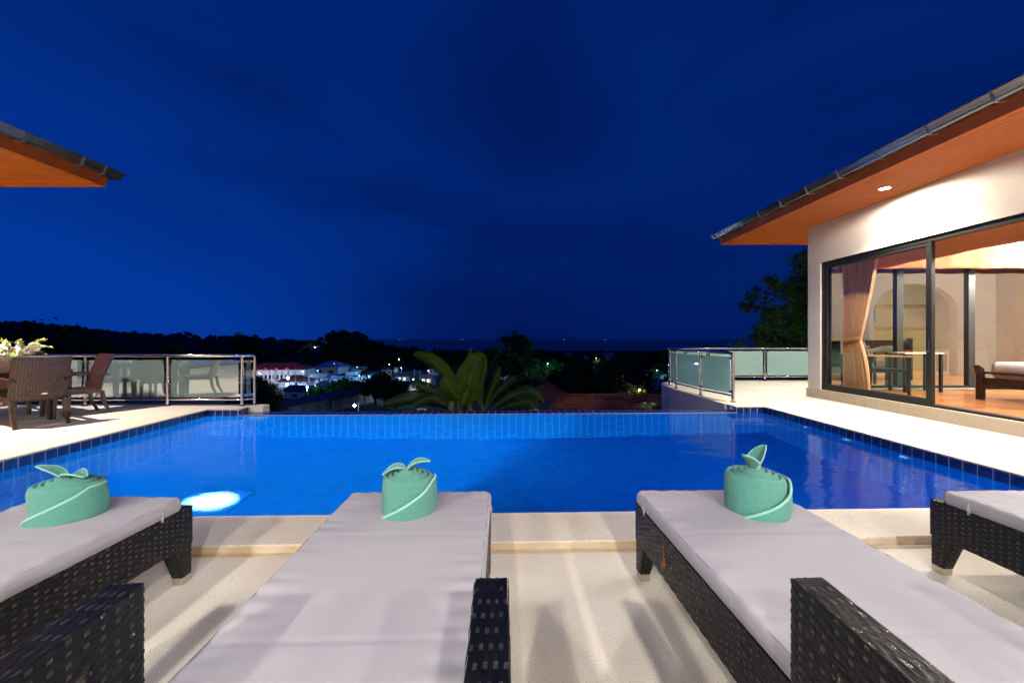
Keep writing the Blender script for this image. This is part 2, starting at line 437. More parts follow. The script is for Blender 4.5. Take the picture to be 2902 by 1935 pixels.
tag(pod.build('retaining_wall', M_plaster), 'plastered retaining wall carrying the terraces', None, None, 'structure')
drain = MB(); drain.lathe([(0.001,0.0535),(0.05,0.0535),(0.055,0.0505)], (3.06,2.55,0), 20, cap=False)
tag(drain.build('drain_cover', M_cap, smooth=True), 'small round drain cover set in the coping by the right lounger', 'drain cover')

# ---- basin (structure) with its glazed tiles as pieces
def poly_inset(pts, d):
    out = []
    n = len(pts)
    for i in range(n):
        p0, p1, p2 = pts[i-1], pts[i], pts[(i+1)%n]
        a = (p1-p0).normalized(); b = (p2-p1).normalized()
        na, nb = Vector((-a.y,a.x)), Vector((-b.y,b.x))
        bis = (na+nb).normalized(); k = d/max(0.2, bis.dot(na))
        out.append(p1+bis*k)
    return out
ring = poly_inset([NL, NR, FR, FL], 0.003)
bas = MB(); uv = []
for i, (p, q) in enumerate(zip(ring, ring[1:]+ring[:1])):
    top = 0.034 if i != 2 else -0.060
    L = (q-p).length
    bas.add([(p.x,p.y,Z_FLOOR),(q.x,q.y,Z_FLOOR),(q.x,q.y,top),(p.x,p.y,top)], [(3,2,1,0)])
    uv.append([(0,top-.030),(L,top-.030),(L,Z_FLOOR-.030),(0,Z_FLOOR-.030)])
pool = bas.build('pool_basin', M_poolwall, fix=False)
ul = pool.data.uv_layers.new(name='UVMap')
for f_, poly in zip(uv, pool.data.polygons):
    for li, c in zip(poly.loop_indices, f_): ul.data[li].uv = c
tag(pool, 'blue tiled walls of the swimming pool', None, None, 'structure')
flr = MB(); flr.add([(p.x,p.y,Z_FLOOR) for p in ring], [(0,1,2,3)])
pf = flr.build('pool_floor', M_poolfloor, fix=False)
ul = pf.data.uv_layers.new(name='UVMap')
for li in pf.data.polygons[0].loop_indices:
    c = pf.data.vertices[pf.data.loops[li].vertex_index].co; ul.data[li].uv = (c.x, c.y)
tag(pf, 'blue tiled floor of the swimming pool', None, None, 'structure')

PITCH = 0.122
tb = MB(); tb.hexa([(-.0545,0,-.056),(.0545,0,-.056),(.0545,.006,-.056),(-.0545,.006,-.056)], [(-.0545,0,.054),(.0545,0,.054),(.0545,.006,.054),(-.0545,.006,.054)])
me_tile = tb.mesh('tile'); me_tile.materials.append(M_tile)
tb2 = MB(); tb2.box(-.0555,-.067,0,.0555,.067,.006); me_top = tb2.mesh('tile'); me_top.materials.append(M_tile)
tb3 = MB(); tb3.box(-.0555,0,-.022,.0555,.005,.022); me_front = tb3.mesh('tile'); me_front.materials.append(M_tile)
def tile_run(p, q, zc, me, parent, dz=0.0):
    """tiles on the pool side (left of p->q), facing the water"""
    d = q-p; L = d.length; t = d/L; n = Vector((-t.y, t.x)); cnt = max(1, round(L/PITCH)); s = L/cnt
    for i in range(cnt):
        c = p + t*(s*(i+.5)) + n*0.0015
        put('tile', me, parent, (c.x, c.y, zc), (random.uniform(-.012,.012), 0, math.atan2(t.y, t.x)+random.uniform(-.006,.006)), (s/PITCH,1,1))
wall_t = empty('waterline_tile_band'); tag(wall_t, 'band of cobalt glazed tiles along the waterline below the terrace edge', None, None, 'structure')
grb = MB()
def grout_strip(p, q, z0, z1, d=0.0008):
    t = (q-p).normalized(); n = Vector((-t.y,t.x))*d
    grb.quad((p.x+n.x,p.y+n.y,z0),(q.x+n.x,q.y+n.y,z0),(q.x+n.x,q.y+n.y,z1),(p.x+n.x,p.y+n.y,z1))
for p, q in ((ring[3], ring[0]), (ring[1], ring[2])):
    tile_run(p, q, -0.025, me_tile, wall_t); grout_strip(p, q, -0.085, 0.0345)
jl, jr = JL - NV*0.003, JR - NV*0.003
for p, q in ((jl, ring[3]), (ring[2], jr)):
    tile_run(p, q, -0.025, me_tile, wall_t); grout_strip(p, q, -0.085, 0.0345)
a0, a1 = JL + EV*0.002 + NV*0.27, JL + EV*0.002 - NV*0.002
tile_run(a0, a1, -0.025, me_tile, wall_t); grout_strip(a0, a1, -0.085, 0.0345)
a0, a1 = JR - EV*0.002 - NV*0.002, JR - EV*0.002 + NV*0.27
tile_run(a0, a1, -0.025, me_tile, wall_t); grout_strip(a0, a1, -0.085, 0.0345)
grb.build('grout', M_grout, wall_t, fix=False)
# overflow edge
W0, W1 = JL + EV*0.0, JR
inf = MB(); inf.prism([tuple(W0-NV*.002), tuple(W1-NV*.002), tuple(W1+NV*.30), tuple(W0+NV*.30)], -2.6, Z_EDGE)
edge = inf.build('overflow_edge_wall', M_grout); tag(edge, 'low tiled overflow wall at the far side of the pool', None, None, 'structure')
Lw = (W1-W0).length; cnt = round(Lw/PITCH); s = Lw/cnt; ang = math.atan2(EV.y, EV.x)
for i in range(cnt):
    for r_ in range(2):
        c = W0 + EV*(s*(i+.5)) + NV*(0.073+0.146*r_)
        put('tile', me_top, edge, (c.x,c.y,Z_EDGE), (random.uniform(-.008,.008), random.uniform(-.006,.006), ang), (s/PITCH,1,1))
    c = W0 + EV*(s*(i+.5)) - NV*0.007
    put('tile', me_front, edge, (c.x,c.y,Z_EDGE-.026), (0,0,ang), (s/PITCH,1,1))

# ---- water
M_water = bpy.data.materials.new('pool_water'); M_water.use_nodes = True
nt = M_water.node_tree; nt.nodes.clear()
o_ = nt.nodes.new('ShaderNodeOutputMaterial')
gl = nt.nodes.new('ShaderNodeBsdfGlass'); gl.inputs['IOR'].default_value = 1.333; gl.inputs['Roughness'].default_value = 0.065
gl.inputs['Color'].default_value = (0.80,0.95,1.0,1)
tc = nt.nodes.new('ShaderNodeTexCoord')
mp = nt.nodes.new('ShaderNodeMapping'); mp.inputs['Scale'].default_value = (1.0,1.5,1)
nt.links.new(tc.outputs['Object'], mp.inputs[0])
n1 = nt.nodes.new('ShaderNodeTexNoise'); n1.inputs['Scale'].default_value = 1.7; n1.inputs['Detail'].default_value = 2.5; n1.inputs['Distortion'].default_value = 0.6
n2 = nt.nodes.new('ShaderNodeTexNoise'); n2.inputs['Scale'].default_value = 22; n2.inputs['Detail'].default_value = 2
nt.links.new(mp.outputs[0], n1.inputs['Vector']); nt.links.new(mp.outputs[0], n2.inputs['Vector'])
b1 = nt.nodes.new('ShaderNodeBump'); b1.inputs['Strength'].default_value = 0.09; b1.inputs['Distance'].default_value = 0.10
b2 = nt.nodes.new('ShaderNodeBump'); b2.inputs['Strength'].default_value = 0.12; b2.inputs['Distance'].default_value = 0.004
nt.links.new(n1.outputs['Fac'], b1.inputs['Height']); nt.links.new(n2.outputs['Fac'], b2.inputs['Height'])
nt.links.new(b1.outputs[0], b2.inputs['Normal']); nt.links.new(b2.outputs[0], gl.inputs['Normal']); nt.links.new(gl.outputs[0], o_.inputs[0])
wb = MB(); wr = poly_inset([NL, NR, FR, FL], 0.0035)
wb.add([(p.x,p.y,Z_WATER) for p in wr], [(0,1,2,3)])
tag(wb.build('pool_water', M_water, fix=False), 'still blue lit water of the swimming pool', None, None, 'structure')

# ---- lamps under water
M_lens_pool = mat('pool_lamp_lens', (0.008,0.13,0.45), 0.4, emit=(0.40,0.92,1.0), estr=1.0)
ntl = M_lens_pool.node_tree       # a lamp lens: brightest in the middle, falling off towards its rim
tcl = ntl.nodes.new('ShaderNodeTexCoord'); mpl = ntl.nodes.new('ShaderNodeMapping'); mpl.inputs['Scale'].default_value = (3.4,4.4,0.0)
grl = ntl.nodes.new('ShaderNodeTexGradient'); grl.gradient_type = 'SPHERICAL'
mll = ntl.nodes.new('ShaderNodeMath'); mll.operation = 'MULTIPLY'; mll.inputs[1].default_value = 11.0
ntl.links.new(tcl.outputs['Object'], mpl.inputs[0]); ntl.links.new(mpl.outputs[0], grl.inputs[0]); ntl.links.new(grl.outputs['Fac'], mll.inputs[0])
ntl.links.new(mll.outputs[0], ntl.nodes['Principled BSDF'].inputs['Emission Strength'])
M_lens_small = emis('small_pool_lens', (0.20,0.70,1.0), 1.0)
M_poolhouse = mat('lamp_housing', (0.008,0.13,0.45), 0.5)
def pool_floor_lamp():
    t = empty('pool_lamp', (-3.30,4.40,Z_FLOOR), R(2), 'large square underwater lamp glowing white on the pool floor at left', 'pool lamp')
    f_ = MB(); f_.box(-.33,-.26,0.002,.33,.26,.012); f_.build('housing', M_poolhouse, t, bevel=.006)
    l = MB(); l.box(-.31,-.24,.0125,.31,.24,.018); l.build('lens', M_lens_pool, t)
pool_floor_lamp()
def wall_lamp(x, y, z, rz, label, watt, col, aim, big=0.11, group=None, spread=125):
    t = empty('pool_lamp', (x,y,z), rz, label, 'pool lamp', group)
    a = MB(); a.add([], [])
    ringm = MB(); n = 20
    prof = [(big*1.25,0.0),(big*1.25,0.012),(big,0.018),(big,0.004)]
    ringm.lathe(prof, (0,0,0), n, cap=False); rr = ringm.build('trim_ring', M_cap, t, smooth=True); rr.rotation_euler = (R(-90),0,0)
    ln = MB(); ln.lathe([(0.001,0.010),(big*.98,0.010)], (0,0,0), n, cap=False); ll = ln.build('lens', M_lens_small, t, fix=False); ll.rotation_euler = (R(-90),0,0)
    lamp_spot('pool_lamp_light', t, (0,0.06,0), watt, col, spread, 0.6, 0.0, aim)
for x_, w_, sp_, aim_, lab in ((-3.7,3300,168,(-.15,1,-.15),'left'),(-1.9,3800,100,(-.18,1,.02),'middle'),(2.9,900,168,(.25,1,-.1),'added fill, right')):  # unseen lamps: left pair follows the glow, right one added to brighten that end
    wall_lamp(x_, 2.648+.0263*x_+.006, -0.62, R(1.5), 'unseen round underwater lamp in the near pool wall, %s one of three' % lab, w_, ((0.17,0.82,1.0) if x_ < 0 else (0.07,0.50,1.0)), aim_, spread=sp_)
for k, (yy, lab) in enumerate(((5.90,'far'),(5.17,'middle'),(4.42,'near'))):
    wall_lamp(4.337, yy, -0.20, R(90), 'small glowing round pool lamp in the right wall, %s one of three' % lab, 25.0, (0.10,0.45,1.0), (0,1,0), 0.05, 'small round lamps along the right pool wall')

# ================================================================== railings
def railing(name, label, posts, zb, top, glass, path=None, flange=True, first_elbow=False, closed_ends=True, glass_skip=()):
    t = empty(name, (posts[0][0],posts[0][1],zb), 0, label, 'railing')
    ox, oy = posts[0]
    P = [Vector((x-ox, y-oy, 0)) for x, y in posts]
    for k, p in enumerate(P):
        b = MB(); b.tube([(p.x,p.y,0.006),(p.x,p.y,top-.02)], 0.025, 12)
        po = b.build('post', M_steel, t, smooth=True)
        fl = MB(); fl.lathe([(.055,.0015),(.055,.008),(.030,.016),(.026,.03)], (p.x,p.y,0), 14, cap=False); fl.build('flange', M_steel, po, smooth=True)
    pts = path or P
    rail = [Vector((p[0]-(ox if path else 0), p[1]-(oy if path else 0), top)) for p in pts]
    if first_elbow:
        d = (rail[1]-rail[0]).normalized()
        rail = [Vector((rail[0].x, rail[0].y, .01)), Vector((rail[0].x, rail[0].y, top-.08)), rail[0]+Vector((0,0,-.035))+d*.012, rail[0]+Vector((0,0,-.010))+d*.045, rail[0]+d*.09] + rail[1:]
    b = MB(); b.tube(rail, 0.030, 12); b.build('top_rail', M_steel, t, smooth=True, sharp=60)
    lowr = [Vector((p.x,p.y,.115)) for p in (rail[4:] if first_elbow else rail)]
    if first_elbow: lowr = [Vector((rail[0].x,rail[0].y,.115))]+lowr
    b = MB(); b.tube(lowr, 0.019, 8); b.build('bottom_rail', M_steel, t, smooth=True, sharp=60)
    for k in range(len(P)-1):
        if k in glass_skip: continue
        a, c = P[k], P[k+1]; d = (c-a); L = d.length; d /= L; n = Vector((-d.y,d.x,0))
        g0, g1 = a+d*.06, c-d*.06
        b = MB(); z0, z1 = .155, top-.075
        b.hexa([g0-n*.005+Vector((0,0,z0)), g1-n*.005+Vector((0,0,z0)), g1+n*.005+Vector((0,0,z0)), g0+n*.005+Vector((0,0,z0))],
               [g0-n*.005+Vector((0,0,z1)), g1-n*.005+Vector((0,0,z1)), g1+n*.005+Vector((0,0,z1)), g0+n*.005+Vector((0,0,z1))])
        # one front face is enough to look through: the sheet is closed, light passes both sides
        gp = b.build('glass_panel', glass, t)
        for q, sgn in ((a,1),(c,-1)):
            for z in (z0+.03, z1-.03):
                cb = MB(); p0 = q+d*sgn*.022; p1 = q+d*sgn*.085
                cb.hexa([p0-n*.011+Vector((0,0,z-.02)),p1-n*.011+Vector((0,0,z-.02)),p1+n*.011+Vector((0,0,z-.02)),p0+n*.011+Vector((0,0,z-.02))],
                        [p0-n*.011+Vector((0,0,z+.02)),p1-n*.011+Vector((0,0,z+.02)),p1+n*.011+Vector((0,0,z+.02)),p0+n*.011+Vector((0,0,z+.02))])
                cb.build('clamp', M_steel, gp)
    return t
railing('glass_railing', 'steel and smoked glass railing behind the dining chairs, with a narrow panel at its corner', [(-4.53,7.05),(-4.67,6.93),(-5.95,6.92),(-7.35,6.90),(-8.75,6.88),(-10.2,6.86)], Z_DECK, 0.87, M_glass_dim)
def railing_right():
    posts = [(4.06,7.36),(3.90,8.28),(3.875,9.44),(3.97,10.05)]
    railing('glass_railing', 'steel railing with pale teal glass running back from the pool corner', posts, Z_DECK, 0.90, M_glass_rail, None, True, True)
    posts2 = [(3.985,10.13),(4.18,10.62),(4.75,11.03),(5.45,11.15),(7.04,11.15),(8.5,11.15),(9.95,11.15),(11.65,11.15),(13.3,11.15)]
    railing('glass_railing', 'steel railing with teal glass along the back of the right terrace', posts2, Z_DECK, 0.90, M_glass_rail)
railing_right()

# ================================================================== the white house on the right
HX, HY1, HY0 = 6.0, 8.12, 0.4
SOF = 3.44
house = empty('white_house', (0,0,Z_DECK), 0, 'white plastered house with long eave and sliding glass doors beside the pool', 'house')
house.location = (0,0,0)
D0, D1, DZ0, DZ1 = 3.78, 7.80, 0.23, 2.69       # sliding door opening
b = MB()
b.box(HX,D1,Z_DECK+.18,HX+.2,HY1-.001,SOF-.002)
b.box(HX,D0,DZ1,HX+.2,D1,SOF-.002)
b.box(HX,HY0,Z_DECK+.18,HX+.2,D0,SOF-.002)
b.build('front_wall', M_plaster, house)
b = MB(); b.box(HX-.02,HY0,Z_DECK+.001,HX+.21,HY1+.02,DZ0-.004); b.box(HX+.21,HY1-.2,Z_DECK+.001,13.2,HY1+.02,DZ0-.004); b.build('plinth', M_plinth, house)
E0, E1 = 6.32, 12.2
b = MB(); b.box(HX+.2,HY1-.2,DZ0,E0,HY1-.002,SOF-.002); b.box(E0,HY1-.2,DZ1,E1,HY1-.002,SOF-.002); b.box(E1,HY1-.2,DZ0,13.2,HY1-.002,SOF-.002); b.build('end_wall', M_plaster, house)
# room shell
b = MB(); b.box(13.0,5.3,DZ0,13.2,HY1-.2,SOF-.3)
b.box(9.6,3.0,DZ0,9.75,5.12,SOF-.3); b.box(HX+.2,2.85,DZ0,9.75,3.0,SOF-.3)
b.build('room_wall', M_room, house)
b = MB(); b.box(HX+.2,2.85,3.12,13.2,HY1-.2,3.24); b.box(9.75,3.6,3.12,13.2,5.3,3.24); b.build('ceiling', M_room, house)
b = MB(); b.box(HX+.21,2.85,.08,13.2,HY1-.2,.222); fl = b.build('room_floor', M_darkwood, house)
ft = MB(); ft.box(-.297,-.297,0,.297,.297,.007); me_ft = ft.mesh('floor_tile'); me_ft.materials.append(M_floorw)
for i in range(11):
    for j in range(8):
        x_, y_ = HX+.51+i*.6, 3.2+j*.6
        put('floor_tile', me_ft, fl, (x_,y_,.2225), (0,0,R(90)*random.randint(0,3)))
# arched opening to the bathroom (seen mirrored in the end window)
AX0, AX1, AZ = 9.72, 11.98, 1.95
b = MB()
aw = [(AX0,DZ0),(AX0,AZ)]
cxa, ra = (AX0+AX1)/2, (AX1-AX0)/2
arc = [(cxa - ra*math.cos(t), AZ + 0.75*math.sin(t)) for t in [math.pi*k/18 for k in range(19)]]
for k in range(18):
    (x0,z0),(x1,z1) = arc[k], arc[k+1]
    b.hexa([(x0,5.12,z0),(x1,5.12,z1),(x1,5.3,z1),(x0,5.3,z0)], [(x0,5.12,3.119),(x1,5.12,3.119),(x1,5.3,3.119),(x0,5.3,3.119)])
b.box(AX1,5.12,DZ0,13.0,5.3,3.119); b.box(9.60,5.12,DZ0,AX0,5.3,3.119)
b.build('arch_wall', M_room, house)
def uvbox(name, m, x0, x1, y, z0, z1, parent, thick=.06):
    b = MB(); b.box(x0,y-thick,z0,x1,y,z1); o = b.build(name, m, parent)
    ul = o.data.uv_layers.new(name='UVMap')
    for lp in o.data.loops:
        c = o.data.vertices[lp.vertex_index].co; ul.data[lp.index].uv = (c.x+c.y, c.z)
    return o
bw = uvbox('bathroom_wall', M_beige, 9.75, 13.0, 3.75, DZ0, 3.119, house)
uvbox('mosaic_band', M_mosaic, 9.76, 12.99, 3.760, 1.48, 1.58, bw, .009)
uvbox('mosaic_band', M_mosaic, 9.76, 12.99, 3.760, 2.16, 2.28, bw, .009)
b = MB(); b.box(12.98,3.76,DZ0,13.15,5.12,3.119); b.box(9.751,3.76,DZ0,9.80,5.119,3.119); b.build('bathroom_side_wall', M_room, house)
b = MB(); b.box(9.81,3.76,.15,12.97,5.3,.226); b.build('bathroom_floor', M_plinth, house)
# sliding door
sd = MB()
fx0, fx1 = HX+.03, HX+.15
sd.box(fx0,D0,DZ1-.075,fx1,D1,DZ1-.001); sd.box(fx0,D0,DZ0,fx1,D1,DZ0+.035); sd.box(fx0,D1-.055,DZ0+.035,fx1,D1-.001,DZ1-.075); sd.box(fx0,D0,DZ0+.035,fx1,D0+.05,DZ1-.075)
sdo = sd.build('sliding_door_frame', M_black, house, bevel=.003)
def leaf(y0, y1, x, parent, glass, w=.075):
    b = MB(); z0, z1 = DZ0+.036, DZ1-.076
    b.box(x,y0,z0,x+.035,y0+w,z1); b.box(x,y1-.06,z0,x+.035,y1,z1); b.box(x,y0+w,z0,x+.035,y1-.06,z0+.07); b.box(x,y0+w,z1-.05,x+.035,y1-.06,z1)
    o = b.build('sliding_door', M_black, parent, bevel=.002)
    g = MB(); g.quad((x+.017,y0+w,z0+.07),(x+.017,y1-.06,z0+.07),(x+.017,y1-.06,z1-.05),(x+.017,y0+w,z1-.05)); g.build('pane', glass, o)
    h = MB(); h.box(x-.014,y0+.02,1.02,x+.002,y0+.055,1.30); h.build('handle', M_steel, o, bevel=.004)
    return o
leaf(5.77, 7.74, fx0+.01, house, M_glass_door)
leaf(5.80, 7.74, fx0+.065, house, M_glass_door)
# end window: black frames and panes
xs = [E0, 7.74, 9.17, 10.65, E1]
b = MB(); y0_, y1_ = HY1-.13, HY1-.05
b.box(E0,y0_,DZ0,E1,y1_,DZ0+.05); b.box(E0,y0_,DZ1-.07,E1,y1_,DZ1)
wf = b.build('end_window_frame', M_black, house, bevel=.002)
for k, x in enumerate(xs):
    m_ = MB(); w = .065 if 0 < k < 4 else .05
    m_.box(x-w,y0_-.005,DZ0+.05,x+w,y1_+.005,DZ1-.07); m_.build('mullion', M_black, wf, bevel=.003)
for k in range(4):
    g = MB(); g.quad((xs[k]+.065,HY1-.09,DZ0+.05),(xs[k+1]-.065,HY1-.09,DZ0+.05),(xs[k+1]-.065,HY1-.09,DZ1-.07),(xs[k]+.065,HY1-.09,DZ1-.07)); g.build('pane', M_glass_end, wf)

# eaves: soffit boards, fascia, gutter
def eave(parent, x_in, x_out, y_near, y_far_in, y_far_out, z, side):
    """boards run along Y beside the wall and along X past the end; side = +1: house on +X side"""
    sg = side
    back = MB()
    back.box(min(x_in,x_out), y_near, z+.0165, max(x_in,x_out), y_far_out, z+.05)
    if y_far_in < y_far_out:
        xe = x_in + sg*8.0
        back.box(min(x_in,xe)+.0005, y_far_in, z+.0165, max(x_in,xe), y_far_out-.0005, z+.05)
    so = back.build('soffit', M_groove, parent)
    W = abs(x_out-x_in); n = max(3, round(W/0.083)); s = W/n
    for i in range(n):
        x0 = x_in - sg*(i*s+.006); x1 = x_in - sg*((i+1)*s-.006)
        f0 = y_far_in + (y_far_out-y_far_in)*abs(x0-x_in)/W; f1 = y_far_in + (y_far_out-y_far_in)*abs(x1-x_in)/W
        b = MB(); pts = [(x0,y_near),(x1,y_near),(x1,f1),(x0,f0)]
        b.prism(pts, z, z+.016); b.build('board', M_soffit, so)
    H = y_far_out-y_far_in
    if H > .05:
        n = max(3, round(H/0.083)); s = H/n; xe = x_in + sg*8.0
        for i in range(n):
            y0 = y_far_in+i*s+.006; y1 = y_far_in+(i+1)*s-.006
            g0 = x_in - sg*W*(y0-y_far_in)/H - sg*.0 ; g1 = x_in - sg*W*(y1-y_far_in)/H
            b = MB(); b.prism([(g0,y0),(g1,y1),(xe,y1),(xe,y0)], z+.0002, z+.0162); b.build('board', M_soffit, so)
    # fascia boards, butted at the corner
    b = MB(); xo = x_out; t = .025
    b.box(min(xo,xo-sg*t), y_near, z-.045, max(xo,xo-sg*t), y_far_out+t, z+.175)
    xe = x_in + sg*8.0
    b.box(min(xo,xe)+ (0.0005 if sg>0 else 0), y_far_out, z-.045, max(xo,xe)-(0.0005 if sg<0 else 0), y_far_out+t-.0005, z+.175)
    b.build('fascia', M_fascia, parent, bevel=.002)
    # ogee gutter swept along the eave and the end
    prof = [(.000,.045),(.003,.000),(.060,-.010),(.100,.002),(.112,.032),(.118,.055),(.134,.075),(.140,.098),(.132,.100)]
    g = MB(); xb = xo - sg*(t+.002)
    pts = []
    for (d_, h) in prof: pts.append((xb - sg*d_, d_, z+.095+h))
    nP = len(pts)
    vs_, fs_ = [], []
    for (x, d_, zz) in pts: vs_.append((x, y_near, zz))
    for (x, d_, zz) in pts: vs_.append((x, y_far_out+t+.002+d_, zz))
    for (x, d_, zz) in pts: vs_.append((xe, y_far_out+t+.002+d_, zz))
    for k in range(2):
        for i in range(nP-1):
            fs_.append((k*nP+i, k*nP+i+1, (k+1)*nP+i+1, (k+1)*nP+i))
    g.add(vs_, fs_)
    gu = g.build('gutter', M_gutter, parent, smooth=True, solid=.004, sharp=50)
    ys = []
    y = y_far_out - .12
    k = 0
    while y > y_near+.2:
        ys.append(y); y -= (.28 if k == 0 else .62); k += 1
    for y in ys:
        b = MB()
        pr = [(xb - sg*(d_+.006), z+.095+h-(.006 if h < .01 else 0)) for d_, h in prof]
        pr = [(xb + sg*.03, z+.095-.022)] + [pr[1], pr[2], pr[3], pr[4], pr[5], pr[6], pr[7]] + [(pr[7][0]+sg*.03, pr[7][1]+.012)]
        for (xa, za), (xc, zc) in zip(pr, pr[1:]):
            b.quad((xa,y-.014,za),(xa,y+.014,za),(xc,y+.014,zc),(xc,y-.014,zc))
        b.build('gutter_bracket', M_bracket, gu, solid=.005)
    # hipped roof slopes
    b = MB(); zr = z+.180
    xr = x_in + sg*4.0; rise = 1.3
    xa = xo + sg*.03
    b.add([(xa,y_near,zr),(xa,y_far_out-.03,zr),(xe,y_far_out-.03,zr),(xr,y_far_out-4.2,zr+rise),(xe,y_far_out-4.2,zr+rise),(xr,y_near,zr+rise),(xe,y_near,zr+rise)],
          [(0,1,3,5),(1,2,4,3),(5,3,4,6)])
    b.build('roof', M_roof, parent, solid=.04)
eave(house, HX, 4.85, 0.4, HY1, 9.28, SOF, 1)

def downlight(x, y, z, label, watt, col=(1.0,0.80,0.56), angle=150, group=None, rad=.06, glow=0, blend=.7):
    t = empty('downlight', (x,y,z), 0, label, 'downlight', group)
    b = MB(); b.lathe([(.085,-.0005),(.083,-.010),(.066,-.012),(.062,-.002)], (0,0,0), 24, cap=False); b.build('trim_ring', M_steel, t, smooth=True)
    l = MB(); l.lathe([(.0005,-.006),(.061,-.006)], (0,0,0), 24, cap=False); l.build('lens', M_lens_w, t, fix=False)
    if glow: lamp_spot('downlight_spill', t, (0,0,-.035), glow, col, 179, .25, rad)
    lamp_spot('downlight_lamp', t, (0,0,-.03), watt, col, angle, blend, rad)
    return t
WARM = (1.0,0.87,0.70)
downlight(5.52, 5.93, SOF, 'bright round downlight in the timber soffit above the sliding door', 800, WARM, 130, blend=1.0, glow=150)
downlight(7.6, 8.72, SOF, 'downlight in the end eave above the back terrace', 750, WARM, 150, blend=1.0, glow=100)
downlight(5.52, 3.10, SOF, 'downlight in the timber soffit of the white house, out past the door', 800, WARM, 130, blend=1.0, glow=150)

# ================================================================== the pavilion on the left
pav = empty('dining_pavilion', (0,0,0), 0, 'open dining pavilion with orange timber soffit and grey gutter above the table', 'pavilion')
eave(pav, -8.2, -5.77, 1.0, 3.4, 5.65, 3.40, -1)
b = MB()
for (x,y) in ((-11.6,3.2),(-11.6,1.4)):
    b.box(x-.16,y-.16,Z_DECK+.001,x+.16,y+.16,3.40)
b.build('column', M_plaster, pav)
downlight(-7.05, 4.75, 3.40, 'downlight in the pavilion soffit above the dining table', 1300, WARM, 150, blend=1.0)

# ================================================================== the main house behind the loungers
mh = empty('main_house', (0,-4.4,0), 0, 'main villa behind the sun loungers with deep eave', 'house')
b = MB(); b.box(-11,-.2,0.001,11,0,3.3); b.build('wall', M_plaster, mh)
b = MB(); b.box(-11,0.001,3.30,11,2.3,3.36); b.build('soffit', M_soffit, mh)
b = MB(); b.box(-11,2.301,3.26,11,2.33,3.50); b.build('fascia', M_fascia, mh)
b = MB(); b.add([(-11.2,2.45,3.5),(11.2,2.45,3.5),(11.2,-3,5.0),(-11.2,-3,5.0)], [(0,1,2,3)]); b.build('roof', M_roof, mh, solid=.05)
for x, w in ((-8.0,680),(-6.2,760),(-4.4,860),(-2.7,1200),(-.9,820),(1.0,1200),(2.8,900),(4.6,860),(6.6,760)):  # unseen row placed from the shadows; extra lamps added to fill dark deck shade
    downlight(x, -2.8, 3.30, 'unseen downlight in the eave of the main villa, shining on the loungers', w, (1.0,0.93,0.83), 165, 'downlights in the eave of the main villa')

# ================================================================== woven rattan
def weave(b, fn, w, h, cu, cv, stake=None, amp=0.003):
    """straps along u passing over and under cross straps; every visible crossing is its own little arched piece"""
    if not hasattr(b, 'cross'): b.cross = []
    nu, nv = max(2, round(w/cu)), max(2, round(h/cv))
    cu, cv = w/nu, h/nv
    stake = stake or cu*0.42
    g = cv*0.06
    for j in range(nv):
        v0, v1 = j*cv+g, (j+1)*cv-g
        vm = (v0+v1)/2
        for i in range(nu+1):
            uc = i*cu
            if (i+j) % 2 == 0:
                a, c = max(0.0, uc-cu+stake*.35), min(w, uc+cu-stake*.35)
                if c-a < cu*.3: continue
                over = True
                q_ = .8+.45*random.random(); us = [a, a+(c-a)*.22, a+(c-a)*.5, c-(c-a)*.22, c]; hs = [0.0, amp*.8*q_, amp*q_, amp*.8*q_, 0.0]
            else:
                a, c = max(0.0, uc-stake*.5), min(w, uc+stake*.5)
                us = [a, c]; k_ = random.random(); hs = [amp*(.45+.4*k_)]*2; over = k_ < .16; d_ = stake*.16*(random.random()-.5); us = [max(0,a+d_), min(w,c+d_)]
            vs_ = []
            for u_, hh in zip(us, hs):
                for v_, k in ((v0,0.25),(vm,1.0),(v1,0.25)):
                    p, n = fn(u_, v_)
                    vs_.append(p + n*(hh*(.55+.45*k)+.0006))
            m_ = len(us)
            b.add(vs_, [(q*3+r, q*3+r+1, q*3+r+4, q*3+r+3) for q in range(m_-1) for r in range(2)])
            b.cross += [0 if over else 1]*(len(b.f)-len(b.cross))
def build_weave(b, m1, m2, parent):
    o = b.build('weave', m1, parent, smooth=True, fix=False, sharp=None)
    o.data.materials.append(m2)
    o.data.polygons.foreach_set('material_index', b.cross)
    o['kind'] = 'stuff'
    return o
def plane_fn(o, U, V):
    o, U, V = Vector(o), Vector(U).normalized(), Vector(V).normalized()
    n = U.cross(V).normalized()
    return lambda u, v: (o+U*u+V*v, n)

